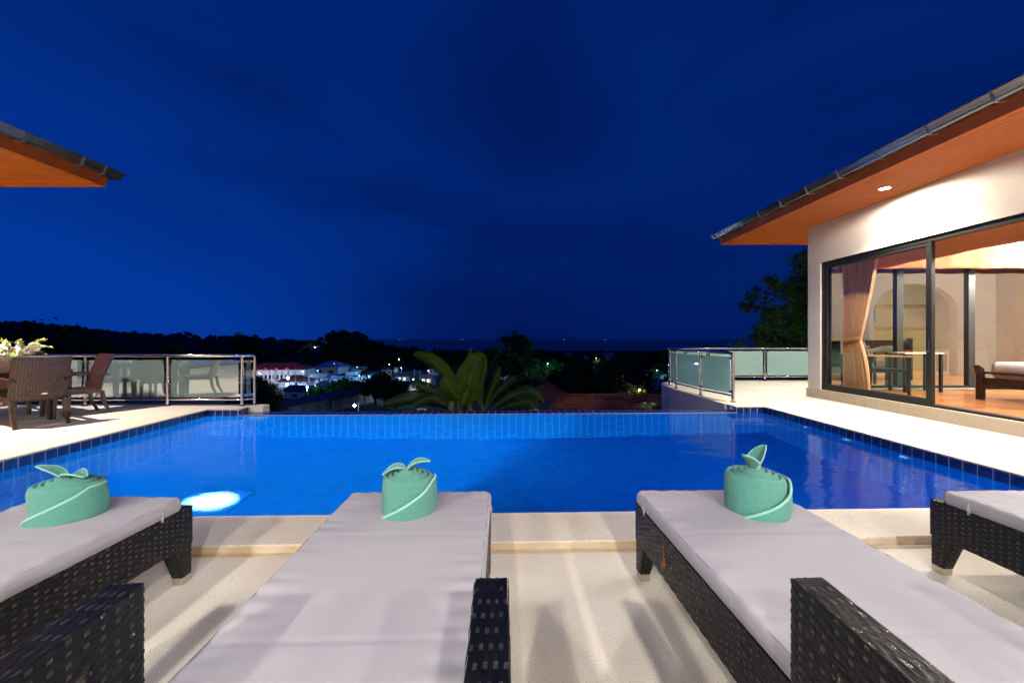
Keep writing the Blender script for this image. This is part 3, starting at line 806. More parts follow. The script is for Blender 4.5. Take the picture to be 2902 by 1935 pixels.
# ================================================================== sun loungers
LW, LL, LZ0, LZ1 = 0.70, 1.98, 0.185, 0.37
def cushion_mesh(name, w, l, t, seed, wr=1.0, nx=64, ny=130):
    rim = max(.024, t*.38)
    def top(i, j, s):
        u, v = -1+2*i, -1+2*j
        # even out towards the rim so the rounded edge is well described
        uu = math.copysign(1-(1-abs(u))**1.7, u); vv = math.copysign(1-(1-abs(v))**1.7, v)
        x, y = uu*w/2, vv*l/2
        ex = max(0.0, (abs(uu)-(1-rim/(w/2)))/(rim/(w/2))); ey = max(0.0, (abs(vv)-(1-rim/(l/2)))/(rim/(l/2)))
        e_ = min(1.0, math.hypot(ex, ey))
        prof = math.sqrt(max(0.0, 1-e_**3.2))
        z = s*(t/2)*prof
        cr = 0.018
        if ex > 0 and ey > 0:
            k = 1-cr*ex*ey/ .05*.3
            x *= k; y *= k
        if s > 0:
            edge = math.exp(-((1-abs(uu))*w/2/.10)**2)
            n1 = noise.noise(Vector((x*5+seed, y*22, seed*.7)))
            n2 = noise.noise(Vector((x*2.2+seed, y*2.4, seed*1.3)))
            n3 = noise.noise(Vector((x*9+seed*2, y*7, seed)))
            endw = math.exp(-((1-abs(vv))*l/2/.12)**2)
            n5 = noise.noise(Vector((x*3+seed*3, y*14+x*3, seed*.4)))
            for ys in (.12, -.33): z -= .0035*math.exp(-((y-ys*l)/.006)**2)*prof
            n4 = noise.noise(Vector((x*26, y*6+seed, seed*2.1)))
            z += wr*(edge*.0085*n1 + n2*.0022 + n3*.0016 + endw*.008*n4 + .0030*max(0,n5-.15)*edge**.3)*prof
        return (x, y, z+t/2)
    b = MB()
    b.grid(lambda i, j: top(i, j, 1), nx, ny)
    b.grid(lambda i, j: top(1-i, j, -1), nx//2, ny//2)
    return b

def seam_path(w, l, z, inset=.012, r=.03, n=5):
    pts = []
    for cx, cy, a0 in ((w/2-inset-r, l/2-inset-r, 0), (-w/2+inset+r, l/2-inset-r, 90), (-w/2+inset+r, -l/2+inset+r, 180), (w/2-inset-r, -l/2+inset+r, 270)):
        for k in range(n+1):
            a = R(a0+90*k/n); pts.append((cx+r*math.cos(a), cy+r*math.sin(a), z))
    pts.append(pts[0])
    return pts

def make_lounger():
    t = empty('sun_lounger')
    # seat frame
    core = MB(); hw = LW/2
    core.box(-hw+.004,-LL,LZ0+.004,hw-.004,-.004,LZ1-.004)
    fr = core.build('frame', M_wcore, t)
    wv = MB()
    weave(wv, plane_fn((hw-.002,0,LZ0),(0,-1,0),(0,0,1)) if False else plane_fn((hw-.002,-LL,LZ0),(0,1,0),(0,0,1)), LL, LZ1-LZ0, .030, .0118, None, .0034)
    weave(wv, plane_fn((-hw+.002,0,LZ0),(0,-1,0),(0,0,1)), LL, LZ1-LZ0, .030, .0118, None, .0034)
    weave(wv, plane_fn((hw,-.002,LZ0),(-1,0,0),(0,0,1)), LW, LZ1-LZ0, .030, .0118, None, .0034)
    weave(wv, plane_fn((-hw,-LL+.002,LZ0),(1,0,0),(0,0,1)), LW, LZ1-LZ0, .030, .0118, None, .0034)
    # rim straps along the top edge
    weave(wv, plane_fn((hw-.05,-LL,LZ1-.002),(0,1,0),(-1,0,0)) if False else plane_fn((hw,-LL,LZ1-.003),(0,1,0),(-1,0,0)), LL, .05, .024, .0125, None, .003)
    weave(wv, plane_fn((-hw,0,LZ1-.003),(0,-1,0),(1,0,0)), LL, .05, .024, .0125, None, .003)
    weave(wv, plane_fn((hw,-.0,LZ1-.003),(-1,0,0),(0,-1,0)), LW, .05, .024, .0125, None, .003)
    build_weave(wv, M_wick, M_wick_glint, fr)
    # four tapering legs
    for sx in (-1, 1):
        for sy, ye in ((1, -.006), (-1, -LL+.006)):
            x1, x0 = sx*(hw-.004), sx*(hw-.085); x0b = sx*(hw-.052)
            y1, y0, y0b = ye, ye-sy*.098, ye-sy*.054
            b = MB(); b.hexa([(x1,y1,.036),(x0b,y1,.036),(x0b,y0b,.036),(x1,y0b,.036)], [(x1,y1,LZ0+.03),(x0,y1,LZ0+.03),(x0,y0,LZ0+.03),(x1,y0,LZ0+.03)])
            lg = b.build('leg', M_wcore, t)
            wl = MB(); hh = LZ0+.03-.036
            def side(u, v, X=x1, Y1=y1, Y0=y0, Y0b=y0b, s_=sx):
                f = v/hh; yy = Y1+(Y0b+(Y0-Y0b)*f-Y1)*(u/.1)
                return Vector((X+s_*.001, yy, .036+v)), Vector((s_,0,0))
            def inner(u, v, Y1=y1, Y0=y0, Y0b=y0b, X=x1, X0=x0, X0b=x0b, q=sy):
                f = v/hh; xx = X+(X0b+(X0-X0b)*f-X)*(u/.1)
                return Vector((xx, Y0b+(Y0-Y0b)*f-q*.001, .036+v)), Vector((0,-q,0))
            def outer(u, v, Y1=y1, X=x1, X0=x0, X0b=x0b, q=sy):
                f = v/hh; xx = X+(X0b+(X0-X0b)*f-X)*(u/.1)
                return Vector((xx, Y1+q*.001, .036+v)), Vector((0,q,0))
            for fn in (side, inner, outer): weave(wl, fn, .1, hh, .030, .0118, None, .003)
            build_weave(wl, M_wick, M_wick_glint, lg)
            c = MB(); c.box(min(x1,x0b)-.001,min(y1,y0b)-.001,.002,max(x1,x0b)+.001,max(y1,y0b)+.001,.037); c.build('leg_cap', M_cap, lg, bevel=.003)
    # arms just outside the frame
    AZ1, AW, AY0, AY1 = 0.682, .068, -1.175, -1.80
    for sx in (-1, 1):
        xi, xo = sx*(hw+.003), sx*(hw+.003+AW)
        xa, xb = min(xi,xo), max(xi,xo)
        b = MB(); th = .085
        def ztop(y): return AZ1 + (y-AY0)*.05
        b.hexa([(xa,AY1,ztop(AY1)-th),(xb,AY1,ztop(AY1)-th),(xb,AY0,AZ1-th),(xa,AY0,AZ1-th)], [(xa,AY1,ztop(AY1)),(xb,AY1,ztop(AY1)),(xb,AY0,AZ1),(xa,AY0,AZ1)])
        b.box(xa,AY0-.115,LZ0,xb,AY0-.0005,AZ1-th-.0005)
        b.box(xa,AY1,LZ0,xb,AY1+.10,ztop(AY1)-th-.0005)
        ar = b.build('armrest', M_wcore, t)
        wv = MB(); sl = Vector((0,1,.05)).normalized(); La = AY0-AY1
        weave(wv, plane_fn((xb,AY1,ztop(AY1)),sl,(-1,0,0)), La*1.001, AW, .0365, .0086, .0135, .0024)
        for X, sg in ((xb,1),(xa,-1)):
            o = Vector((X+sg*.0005, AY1 if sg > 0 else AY0, 0)); U = Vector((0, sg, 0))
            def bandf(u, v, o=o, sg=sg):
                y = o.y+sg*u; return Vector((o.x, y, ztop(y)-th+v)), Vector((sg,0,0))
            weave(wv, bandf, La, th, .030, .0105, .011, .0028)
            weave(wv, plane_fn((X+sg*.0005, (AY0-.115) if sg > 0 else AY0, LZ0),(0,sg,0),(0,0,1)), .115, AZ1-th-LZ0, .030, .0105, .011, .0028)
        weave(wv, plane_fn((xb,AY0+.0005,LZ0),(-1,0,0),(0,0,1)), AW, AZ1-LZ0, .024, .0105, .011, .0028)
        weave(wv, plane_fn((xa,AY0-.1155,LZ0),(1,0,0),(0,0,1)), AW, AZ1-th-LZ0, .024, .0105, .011, .0028)
        build_weave(wv, M_wick, M_wick_glint, ar)
    # tilted backrest behind the flat part
    br = MB(); br.box(-hw+.02,0,-.03,hw-.02,.74,.0)
    bk = br.build('backrest', M_wick, t, bevel=.01); bk.location = (0,-1.22,LZ1+.01); bk.rotation_euler = (R(32),0,R(180))
    bc = cushion_mesh('back', LW-.02, .72, .06, 3.3, nx=28, ny=32)
    o = bc.build('back_cushion', M_cush, t, smooth=True, fix=False, sharp=None)
    o.rotation_euler = (R(32),0,R(180)); o.location = Vector((0,-1.22,LZ1+.015))+Vector((0,-math.cos(R(32))*.37,math.sin(R(32))*.37))
    return t

def lounger_cushion(parent, seed, inset):
    L_ = 1.22-inset
    c = cushion_mesh('cushion', LW+.006, L_, .066, seed)
    o = c.build('cushion', M_cush, parent, smooth=True, fix=False, sharp=None)
    o.location = (0, -inset-L_/2, LZ1-.004)
    s = MB(); s.tube(seam_path(LW+.006, L_,  .0625, .0125, .022), .0014, 5, cap=False); s.build('seam', M_pipe, o, smooth=True)
    s = MB(); s.tube(seam_path(LW+.006, L_, .013, .0060, .025), .0019, 5, cap=False); s.build('seam', M_pipe, o, smooth=True)
    for sx in (-1, 1):       # tie strings with a small bow
        b = MB(); x = sx*(LW/2+.004); y = L_/2-.13
        b.tube([(x-sx*.010,y,.056),(x,y,.040),(x+sx*.003,y-.002,.02),(x+sx*.002,y-.003,-.005)], .0035, 6)
        b.tube([(x,y,.03),(x+sx*.004,y+.010,.026),(x+sx*.003,y+.016,.016),(x+sx*.002,y+.006,.018),(x,y,.03)], .0025, 6)
        b.tube([(x,y,.03),(x+sx*.004,y-.010,.022),(x+sx*.003,y-.014,.008),(x+sx*.002,y-.005,.016),(x,y,.03)], .0025, 6)
        b.build('tie_string', M_cush, o, smooth=True)

proto = make_lounger()
LOUNGE = [((-1.955,2.015,0.0), R(-0.3), 'black rattan lounger at far left with crumpled corner on its grey cushion', .045),
          ((-0.458,2.035,0.0), R(1.3), 'black rattan lounger, second from left, grey cushion pointing straight at the pool', .0),
          ((0.980,2.06,0.0), R(2.3), 'black rattan lounger with grey cushion, third from left, rust fleck on its side', .0),
          ((2.535,2.10,0.0), R(1.0), 'black rattan lounger cut off at the right edge near the drain cover', .045)]
for i, (loc, rz, lab, ins) in enumerate(LOUNGE):
    o = proto if i == 0 else copy_tree(proto)
    o.location = loc; o.rotation_euler = (0,0,rz)
    tag(o, lab, 'sun lounger', 'sun loungers in a row by the pool')
    if i == 0: first = o
LO = [o for o in COL.objects if o.name.startswith('sun_lounger') and o.parent is None]
for i, o in enumerate(LO):
    lounger_cushion(o, 2.0+i*7.7, LOUNGE[i][3])

M_rust = mat('rust', (0.45,0.16,0.02), 0.8)
b = MB()
for (yy, z0_, z1_, w_) in ((-.36,.235,.335,.004),(-.345,.215,.26,.003),(-.372,.25,.285,.003)):
    b.add([(-.3545,yy,z0_),(-.3545,yy+w_,z0_),(-.3545,yy+w_+.006,z1_),(-.3545,yy+.006,z1_)], [(0,1,2,3)])
b.build('rust_fleck', M_rust, LO[2], solid=.001)
M_debris = mat('dry_leaf', (0.16,0.08,0.03), 0.8)
for (x_, y_, a_, lab) in ((-.98,1.62,.4,'tiny dry leaf on the deck beside the second lounger'),(-1.10,1.83,1.2,'tiny dry leaf on the deck near the far left lounger leg'),(.32,1.35,2.0,'tiny dry leaf on the deck between the middle loungers')):
    b = MB(); b.add([(-.012,0,.004),(0,-.004,.006),(.014,0,.003),(0,.005,.007)], [(0,1,2),(0,2,3)])
    o = b.build('fallen_leaf', M_debris, None, solid=.001); o.location = (x_,y_,0); o.rotation_euler = (0,0,a_); tag(o, lab, 'leaf')
# ================================================================== rolled towels
def make_towel(loc, rz, label, Rr, H, leaves, squash=1.0, lean=0.0, fold0=R(-150)):
    t = empty('rolled_towel', loc, rz, label, 'towel', 'rolled mint towels on the loungers')
    turns, n = 4.2, 40
    N = int(turns*n); th = (Rr-.012)/turns
    vs_, fs_ = [], []
    prof = [(-.5,0),(-.5,.80),(-.40,.93),(-.2,.985),(0,1.0),(.2,.985),(.40,.93),(.5,.80),(.5,.4),(.5,0)]
    for k in range(N+1):
        a = 2*math.pi*k/n; f = k/N
        r = .012 + (Rr-th*.5-.012)*f
        hgt = H*(1.0 + .20*(1-f)**0.9) + .007*noise.noise(Vector((math.cos(a)*1.6, math.sin(a)*1.6, f*5+Rr*9)))
        if f > .93: hgt *= 1-.03*(f-.93)/.07
        for (o_, hh) in prof:
            z = hgt*hh
            bul = 1+.055*math.sin(math.pi*min(1,z/H)*.9+.15)*f
            rr = (r+o_*th*1.03)*bul
            rr += f*.0055*noise.noise(Vector((math.cos(a)*2.2+Rr*50, math.sin(a)*2.2, z*9))) + f*.0022*noise.noise(Vector((math.cos(a)*7, math.sin(a)*7+Rr*90, z*40)))
            vs_.append((rr*math.cos(a)+lean*z, rr*math.sin(a)*squash, z))
    m_ = len(prof)
    for k in range(N):
        for q in range(m_-1):
            fs_.append((k*m_+q, (k+1)*m_+q, (k+1)*m_+q+1, k*m_+q+1))
    b = MB(); b.add(vs_, fs_)
    b.build('roll', M_towel, t, smooth=True, fix=True, sharp=70)
    # diagonal outer fold and its hem
    span = R(150)
    def fold(i, j):
        a = fold0 + span*i
        zt = H*min(.90, .02+1.15*i)
        z = zt*j
        bul = 1+.055*math.sin(math.pi*min(1,z/H)*.9+.15)
        r = (Rr+.0055)*bul + .004*noise.noise(Vector((a*2,z*14,Rr*30)))
        return (r*math.cos(a)+lean*z, r*math.sin(a)*squash, z)
    b = MB(); b.grid(fold, 60, 10); b.build('outer_fold', M_towel, t, smooth=True, solid=.007, sharp=None)
    b = MB(); b.tube([fold(k/60,1.0) for k in range(61)], .0062, 8); b.build('hem', M_hem, t, smooth=True)
    b = MB(); b.tube([fold(k/60,.985 - .018/(.2+k/60)*.12) for k in range(8,61)], .0030, 6); b.build('hem', M_hem, t, smooth=True)
    # corner tips tucked out of the top
    for (dirx, diry, L_, w0, up, droop) in leaves:
        d = Vector((dirx,diry,0)).normalized(); sd = Vector((-d.y,d.x,0))
        base = Vector((lean*H, 0, H*1.10))
        def tip(i, j):
            s = j; q = -1+2*i
            c = base + d*(L_*(.10+.9*s)*(1-.5*up*(1-s*.4))) + Vector((0,0, L_*(up*1.1*s - droop*s*s)))
            wdt = w0*(math.sin(math.pi*min(1,.18+.80*s))**.75)
            cup = (abs(q)**1.6)*wdt*.75*(1-.35*s)
            return tuple(c + sd*(q*wdt) + Vector((0,0,1))*cup*(.9-.5*up) - d*cup*(.55*up))
        b = MB(); b.grid(tip, 14, 18); b.build('corner_tip', M_towel, t, smooth=True, solid=.006, sharp=None)
        for s_ in (0, 1):
            b = MB(); b.tube([tip(s_, k/18) for k in range(19)], .0038, 6); b.build('hem', M_hem, t, smooth=True)
CZ = LZ1+.061
make_towel((-1.945,1.755,CZ), R(12), 'slumped mint towel roll with two curled tips on the far left lounger', .127, .145, [(-.8,-.15,.115,.036,.62,.12),(.9,-.35,.125,.036,.50,.45)], .92, -.06, R(-140))
make_towel((-.477,1.815,CZ), R(0), 'upright mint towel roll with spread wing-like tips on the second lounger', .118, .158, [(-1,-.22,.120,.034,.42,.55),(1,.10,.130,.034,.66,.42)], 1.0, 0.0, R(-128))
make_towel((1.095,1.82,CZ), R(-8), 'mint towel roll with upright ear-like tips on the third lounger', .132, .162, [(-.75,-.4,.080,.038,.95,.15),(.6,.25,.100,.038,1.05,.10)], .98, .0, R(-125))

# ================================================================== dining set on the left terrace
def make_chair():
    t = empty('dining_chair')
    W_, Dp, zs = .53, .50, .40
    def back(u, v, s=1):                # curved rear panel: v from .36 to .93 high, leaning backwards
        z = .355+v; f = v/.565
        y = -.24 - .16*f**1.3
        x = -W_/2+u
        y -= .035*(1-(2*x/W_)**2)
        nrm = Vector((0,-1,-.25)).normalized()
        return Vector((x, y-s*.016, z)), (nrm if s > 0 else -nrm)
    b = MB()
    b.grid(lambda i, j: back(i*W_, j*.565, 1)[0], 10, 10); b.grid(lambda i, j: back((1-i)*W_, j*.565, -1)[0], 10, 10)
    for i in (0.0, W_):
        b.grid(lambda a, j, i=i: back(i, j*.565, 1)[0].lerp(back(i, j*.565, -1)[0], a), 1, 10)
    b.grid(lambda i, a: back(i*W_, .565, 1)[0].lerp(back(i*W_, .565, -1)[0], a), 10, 1)
    bk = b.build('backrest', M_bcore, t)
    wv = MB()
    weave(wv, lambda u, v: back(W_-u, v, 1), W_, .565, .030, .016, .012, .0035)
    weave(wv, lambda u, v: back(u, v, -1), W_, .565, .030, .016, .012, .0035)
    for i, sg in ((0,-1),(W_,1)):
        weave(wv, lambda u, v, i=i, sg=sg: (back(i, v, -1)[0].lerp(back(i, v, 1)[0], u/.034)+Vector((sg*.001,0,0)), Vector((sg,0,0))), .034, .565, .017, .016, .008, .003)
    weave(wv, lambda u, v: (back(u, .565, 1)[0].lerp(back(u, .565, -1)[0], v/.034)+Vector((0,0,.001)), Vector((0,0,1))), W_, .034, .030, .016, .012, .003)
    build_weave(wv, M_brown, M_brown_glint, bk)
    ov = MB(); ov.lathe([(.0005,.004),(.030,.004),(.034,0)], (0,0,0), 20, cap=False)
    bd = ov.build('badge', M_steel, bk, smooth=True); p, n = back(.30, .075, 1); bd.location = p+n*.006; bd.rotation_euler = (R(100),0,0); bd.scale = (1,.42,1)
    s = MB(); s.box(-W_/2+.005,-.24,zs-.07,W_/2-.005,.26,zs); se = s.build('seat', M_bcore, t)
    wv = MB()
    weave(wv, plane_fn((-W_/2+.005,-.24,zs),(1,0,0),(0,1,0)), W_-.01, .50, .030, .016, .012, .003)
    weave(wv, plane_fn((W_/2-.004,-.24,zs-.07),(0,1,0),(0,0,1)), .50, .07, .030, .016, .012, .003)
    weave(wv, plane_fn((-W_/2+.004,.26,zs-.07),(0,-1,0),(0,0,1)), .50, .07, .030, .016, .012, .003)
    weave(wv, plane_fn((W_/2-.005,.261,zs-.07),(-1,0,0),(0,0,1)), W_-.01, .07, .030, .016, .012, .003)
    build_weave(wv, M_brown, M_brown_glint, se)
    def post(pts, ws, name='leg'):
        b = MB(); pts = [Vector(p) for p in pts]
        for (p, w0), (q, w1) in zip(zip(pts, ws), zip(pts[1:], ws[1:])):
            b.hexa([(p.x-w0,p.y-w0,p.z),(p.x+w0,p.y-w0,p.z),(p.x+w0,p.y+w0,p.z),(p.x-w0,p.y+w0,p.z)], [(q.x-w1,q.y-w1,q.z),(q.x+w1,q.y-w1,q.z),(q.x+w1,q.y+w1,q.z),(q.x-w1,q.y+w1,q.z)])
        lg = b.build(name, M_bcore, t)
        wv = MB(); H_ = pts[-1].z-pts[0].z
        def at(v):
            z = pts[0].z+v
            for k in range(len(pts)-1):
                if z <= pts[k+1].z+1e-6:
                    f = (z-pts[k].z)/(pts[k+1].z-pts[k].z); return pts[k].lerp(pts[k+1], f), ws[k]+(ws[k+1]-ws[k])*f
            return pts[-1], ws[-1]
        for nx_, ny_ in ((1,0),(-1,0),(0,1),(0,-1)):
            def fn(u, v, nx_=nx_, ny_=ny_):
                c, w = at(v); a = (u/.04-.5)*2*w
                return Vector((c.x+nx_*w-ny_*a, c.y+ny_*w+nx_*a, c.z)), Vector((nx_,ny_,0))
            weave(wv, fn, .04, H_, .020, .016, .008, .0025)
        build_weave(wv, M_brown, M_brown_glint, lg)
        c = MB(); p, w0 = pts[0], ws[0]; c.box(p.x-w0-.002,p.y-w0-.002,.002,p.x+w0+.002,p.y+w0+.002,.02); c.build('foot', M_wcore, lg)
    for sx in (-1, 1):
        post([(sx*(W_/2-.026),.235,.004),(sx*(W_/2-.026),.228,.33),(sx*(W_/2-.026),.226,.62)], [.017,.023,.022])
        post([(sx*(W_/2-.026),-.37,.004),(sx*(W_/2-.026),-.30,.16),(sx*(W_/2-.026),-.268,.36)], [.016,.021,.024])
        b = MB(); x = sx*(W_/2-.020)
        b.hexa([(x-.03,-.345,.60),(x+.03,-.345,.60),(x+.03,.265,.615),(x-.03,.265,.615)], [(x-.03,-.345,.628),(x+.03,-.345,.628),(x+.03,.265,.645),(x-.03,.265,.645)])
        ar = b.build('armrest', M_bcore, t)
        wv = MB(); weave(wv, plane_fn((x+.03,-.345,.6285),Vector((0,.61,.017)),(-1,0,0)), .61, .06, .028, .015, .011, .003)
        for sg in (-1, 1): weave(wv, plane_fn((x+sg*.0305,-.345 if sg > 0 else .265,.60 if sg > 0 else .615),Vector((0,sg*.61,sg*.016)),(0,0,1)), .61, .03, .028, .015, .011, .003)
        build_weave(wv, M_brown, M_brown_glint, ar)
    return t
chair = make_chair()
TC = Vector((-7.18,5.78))
def face(dx, dy): return math.atan2(dy, dx)-math.pi/2
CH = [((-6.215,5.30),(-.91,.41),.36,'brown rattan armchair with its back to the pool and a small white badge'),
      ((-6.545,6.41),(-.45,-.89),.36,'brown rattan armchair in side view beside the glass railing'),
      ((-8.02,6.15),(.91,-.41),.36,'brown rattan armchair on the far side of the dining table, behind the vase'),
      ((-7.80,5.10),(.45,.89),.36,'brown rattan armchair at the left picture edge, only its arm showing')]
for i, ((x,y), f, bk, lab) in enumerate(CH):
    o = chair if i == 0 else copy_tree(chair)
    d = Vector(f).normalized()
    o.location = (x+d.x*bk, y+d.y*bk, Z_DECK); o.rotation_euler = (0,0,face(*f))
    tag(o, lab, 'armchair', 'brown rattan dining chairs')
tb_ = empty('dining_table', (TC.x,TC.y,Z_DECK), R(66-90), 'brown rattan dining table with glass top under the flowers', 'table')
b = MB(); b.box(-.45,-.45,.62,.45,.45,.70); ap = b.build('apron', M_bcore, tb_)
wv = MB()
for (o_, U) in (((-.45,-.4505,.62),(1,0,0)),((.4505,-.45,.62),(0,1,0)),((.45,.4505,.62),(-1,0,0)),((-.4505,.45,.62),(0,-1,0))):
    weave(wv, plane_fn(o_,U,(0,0,1)), .9, .08, .03, .016, .012, .003)
build_weave(wv, M_brown, M_brown_glint, ap)
b = MB(); b.box(-.47,-.47,.702,.47,.47,.712); b.build('table_top', M_glass_top, tb_, bevel=.003)
for sx in (-1,1):
    for sy in (-1,1):
        b = MB(); x, y = sx*.40, sy*.40
        b.hexa([(x-.028,y-.028,.002),(x+.028,y-.028,.002),(x+.028,y+.028,.002),(x-.028,y+.028,.002)], [(x-.045,y-.045,.619),(x+.045,y-.045,.619),(x+.045,y+.045,.619),(x-.045,y+.045,.619)])
        b.build('leg', M_brown, tb_)

# vase of orchids
M_vglass = pane_mat('vase_glass', (0.90,0.98,0.94), 0.08)
M_petal = mat('white_petal', (0.80,0.78,0.66), 0.6, col2=(0.74,0.74,0.55), nscale=20)
M_stem = mat('orchid_stem', (0.20,0.36,0.05), 0.5, col2=(0.30,0.45,0.08), nscale=10)
M_bud = mat('orchid_bud', (0.55,0.66,0.12), 0.5)
vz = Z_DECK+.713
va = empty('flower_vase', (TC.x+.02,TC.y+.0,vz), 0, 'clear glass vase of white orchids on the dining table', 'vase')
b = MB(); b.lathe([(.055,.001),(.060,.03),(.062,.20),(.066,.235)], (0,0,0), 24, cap=False); b.lathe([(.0005,.004),(.055,.004)], (0,0,0), 24, cap=False); b.build('glass', M_vglass, va, smooth=True, solid=.003)
rnd = random.Random(5)
st = MB(); bud = MB()
pm = MB()
for k in range(5):
    a = 2*math.pi*k/5; c, s_ = math.cos(a), math.sin(a)
    pts = [(0,0,.003),(c*.013-s_*.009,s_*.013+c*.009,.006),(c*.027,s_*.027,.002),(c*.013+s_*.009,s_*.013-c*.009,.006)]
    pm.add(pts, [(0,1,2,3)])
pm.lathe([(.0005,.010),(.005,.006),(.005,.001)], (0,0,0), 6, cap=False)
me_fl = pm.mesh('blossom', True, False, None); me_fl.materials.append(M_petal)
for k in range(15):
    a = rnd.uniform(0, 2*math.pi); sp = rnd.uniform(.16,.34)
    if k == 0: a, sp = R(-35), .50
    if k == 1: a, sp = R(5), .48
    pts = []
    for i in range(9):
        f = i/8; r_ = .02+sp*f**1.6
        zz = .04+.50*f-(.10+.12*(k%3))*f**3
        pts.append(Vector((math.cos(a)*r_*(1 if i else -.6), math.sin(a)*r_*(1 if i else -.6), zz)))
    st.tube(pts, [.004-.0022*i/8 for i in range(9)], 5)
    for i in range(19):
        f = rnd.uniform(.40,.80); q = min(7, int(f*8)); p = pts[q].lerp(pts[q+1], f*8-q)
        off_ = Vector((rnd.uniform(-1,1),rnd.uniform(-1,1),rnd.uniform(-1,.7)))*.036
        put('blossom', me_fl, va, p+off_, (rnd.uniform(-1.3,1.3),rnd.uniform(-1.3,1.3),rnd.uniform(0,6)), (1.25,1.25,1.25))
    for i in range(22):
        f = .66+.34*i/21; q = min(7, int(f*8)); p = pts[q].lerp(pts[min(8,q+1)], f*8-q)
        o_ = Vector((rnd.uniform(-1,1),rnd.uniform(-1,1),rnd.uniform(-.4,1)))*.030
        bud.tube([p, p+o_*.6, p+o_], [.002,.0075,.003], 5)
st.build('stem', M_stem, va, smooth=True); bu = bud.build('bud', M_bud, va, smooth=True); bu['kind'] = 'stuff'

# ================================================================== in the bedroom
def pleats(name, label, m, x0, y0, along, ztop, zbot, widths, tie_z, group=None, depth=.05, n=9):
    """curtain gathered by a tie band; widths = (top, tie, bottom) measured along the rail"""
    t = empty(name, (x0,y0,zbot), 0, label, 'curtain', group)
    A = Vector(along); Nn = Vector((-A.y, A.x, 0)); H = ztop-zbot
    wt_, wm, wb_ = widths
    def wd(z):
        k = (tie_z-zbot)
        if z < k: f = z/k; return wb_+(wm-wb_)*(f**1.8)
        f = (z-k)/(H-k); return wm+(wt_-wm)*(f**.85)
    def fn(i, j):
        z = H*j; w = wd(z)
        sh = .5+.5*min(1, w/wt_)
        ph = i*n*2*math.pi + .6*math.sin(j*5)
        d = math.sin(ph)*depth*sh + .012*math.sin(ph*2.3+1)
        pos = A*(i*w) + Nn*d
        return (pos.x, pos.y, z)
    b = MB(); b.grid(fn, 140, 40); b.build('cloth', m, t, smooth=True, solid=.004, sharp=None)
    b = MB(); kz = tie_z-zbot; wv_ = wm+.02
    def band(i, j):
        a = 2*math.pi*i; p = A*(wm/2+math.cos(a)*wv_/2*1.04)+Nn*(math.sin(a)*(depth+.02)); return (p.x,p.y,kz-.035+.07*j+.03*math.cos(a))
    b.grid(band, 32, 4, closed_u=True); b.build('tie_band', m, t, smooth=True, solid=.006, sharp=None)
    return t
pleats('curtain', 'terracotta curtain gathered with a tie band at the corner of the sliding door', M_curtain, 6.42, 7.74, (0,-1,0), 2.66, .235, (.72,.36,.56), 1.20)
pleats('curtain', 'dark red curtain gathered at the far end window', M_curt2, 10.75, 7.80, (1,0,0), 2.62, .235, (.55,.28,.42), 1.20)
def valance(name, label, p, q, z0, z1):
    p, q = Vector(p), Vector(q); d = q-p; L = d.length; d /= L; n = Vector((-d.y,d.x,0))
    t = MB()
    def fn(i, j):
        s = i*L; c = p+d*s+n*(.010*math.sin(s*9+.5)*(1-j)+.004*math.sin(s*23))
        zb = z0+.008*math.sin(s*7)
        return (c.x,c.y,zb+(z1-zb)*j)
    t.grid(fn, 90, 8)
    return tag(t.build(name, M_valance, None, smooth=True, solid=.006, sharp=None), label, 'valance')
valance('valance', 'orange linen valance across the top of the end window', (6.62,7.72,0), (12.6,7.72,0), 2.57, 2.98)
valance('valance', 'orange linen valance along the top of the sliding door', (6.58,7.66,0), (6.58,3.7,0), 2.465, 2.98)
bed = empty('bed', (7.55,5.68,.2305), 0, 'low bed with dark wood footboard and white mattress in the bedroom', 'bed')
b = MB()
b.box(.02,-.80,.22,.055,.80,.36); fb = b.build('footboard', M_darkwood, bed, bevel=.004)
b = MB(); b.box(.03,-.78,.42,.05,.78,.455); b.build('foot_rail', M_darkwood, bed, bevel=.004)
for sy in (-1,1):
    b = MB(); y = sy*.80
    vs_ = [(-.01,.0),(.07,.0),(.07,.30),(.05,.50),(-.035,.56),(-.05,.545),(-.01,.42)]
    n_ = len(vs_); b.add([(x,y-.04,z) for x,z in vs_]+[(x,y+.04,z) for x,z in vs_], [tuple(range(n_)), tuple(range(2*n_-1,n_-1,-1))]+[(k,(k+1)%n_,n_+(k+1)%n_,n_+k) for k in range(n_)])
    b.build('bed_post', M_darkwood, bed, bevel=.006)
    b = MB(); b.box(.07,y-.02,.17,2.0,y+.02,.32); b.build('side_rail', M_darkwood, bed, bevel=.004)
    b = MB(); b.box(1.92,y-.04,0,2.0,y+.04,1.0); b.build('head_post', M_darkwood, bed, bevel=.004)
b = MB(); b.box(1.93,-.76,.3,1.97,.76,.95); b.build('headboard', M_darkwood, bed, bevel=.004)
mc = cushion_mesh('m', 1.52, 1.84, .27, 9.1, .9, 40, 46); o = mc.build('mattress', M_linen, bed, smooth=True, fix=False, sharp=None); o.location = (1.0,0,.33)
for sy in (-1,1):
    pc = cushion_mesh('p', .62, .40, .16, 4.4+sy, 1.0, 24, 20); o = pc.build('pillow', M_linen, bed, smooth=True, fix=False, sharp=None); o.location = (1.68,sy*.38,.60); o.rotation_euler = (0,R(-12),R(90))

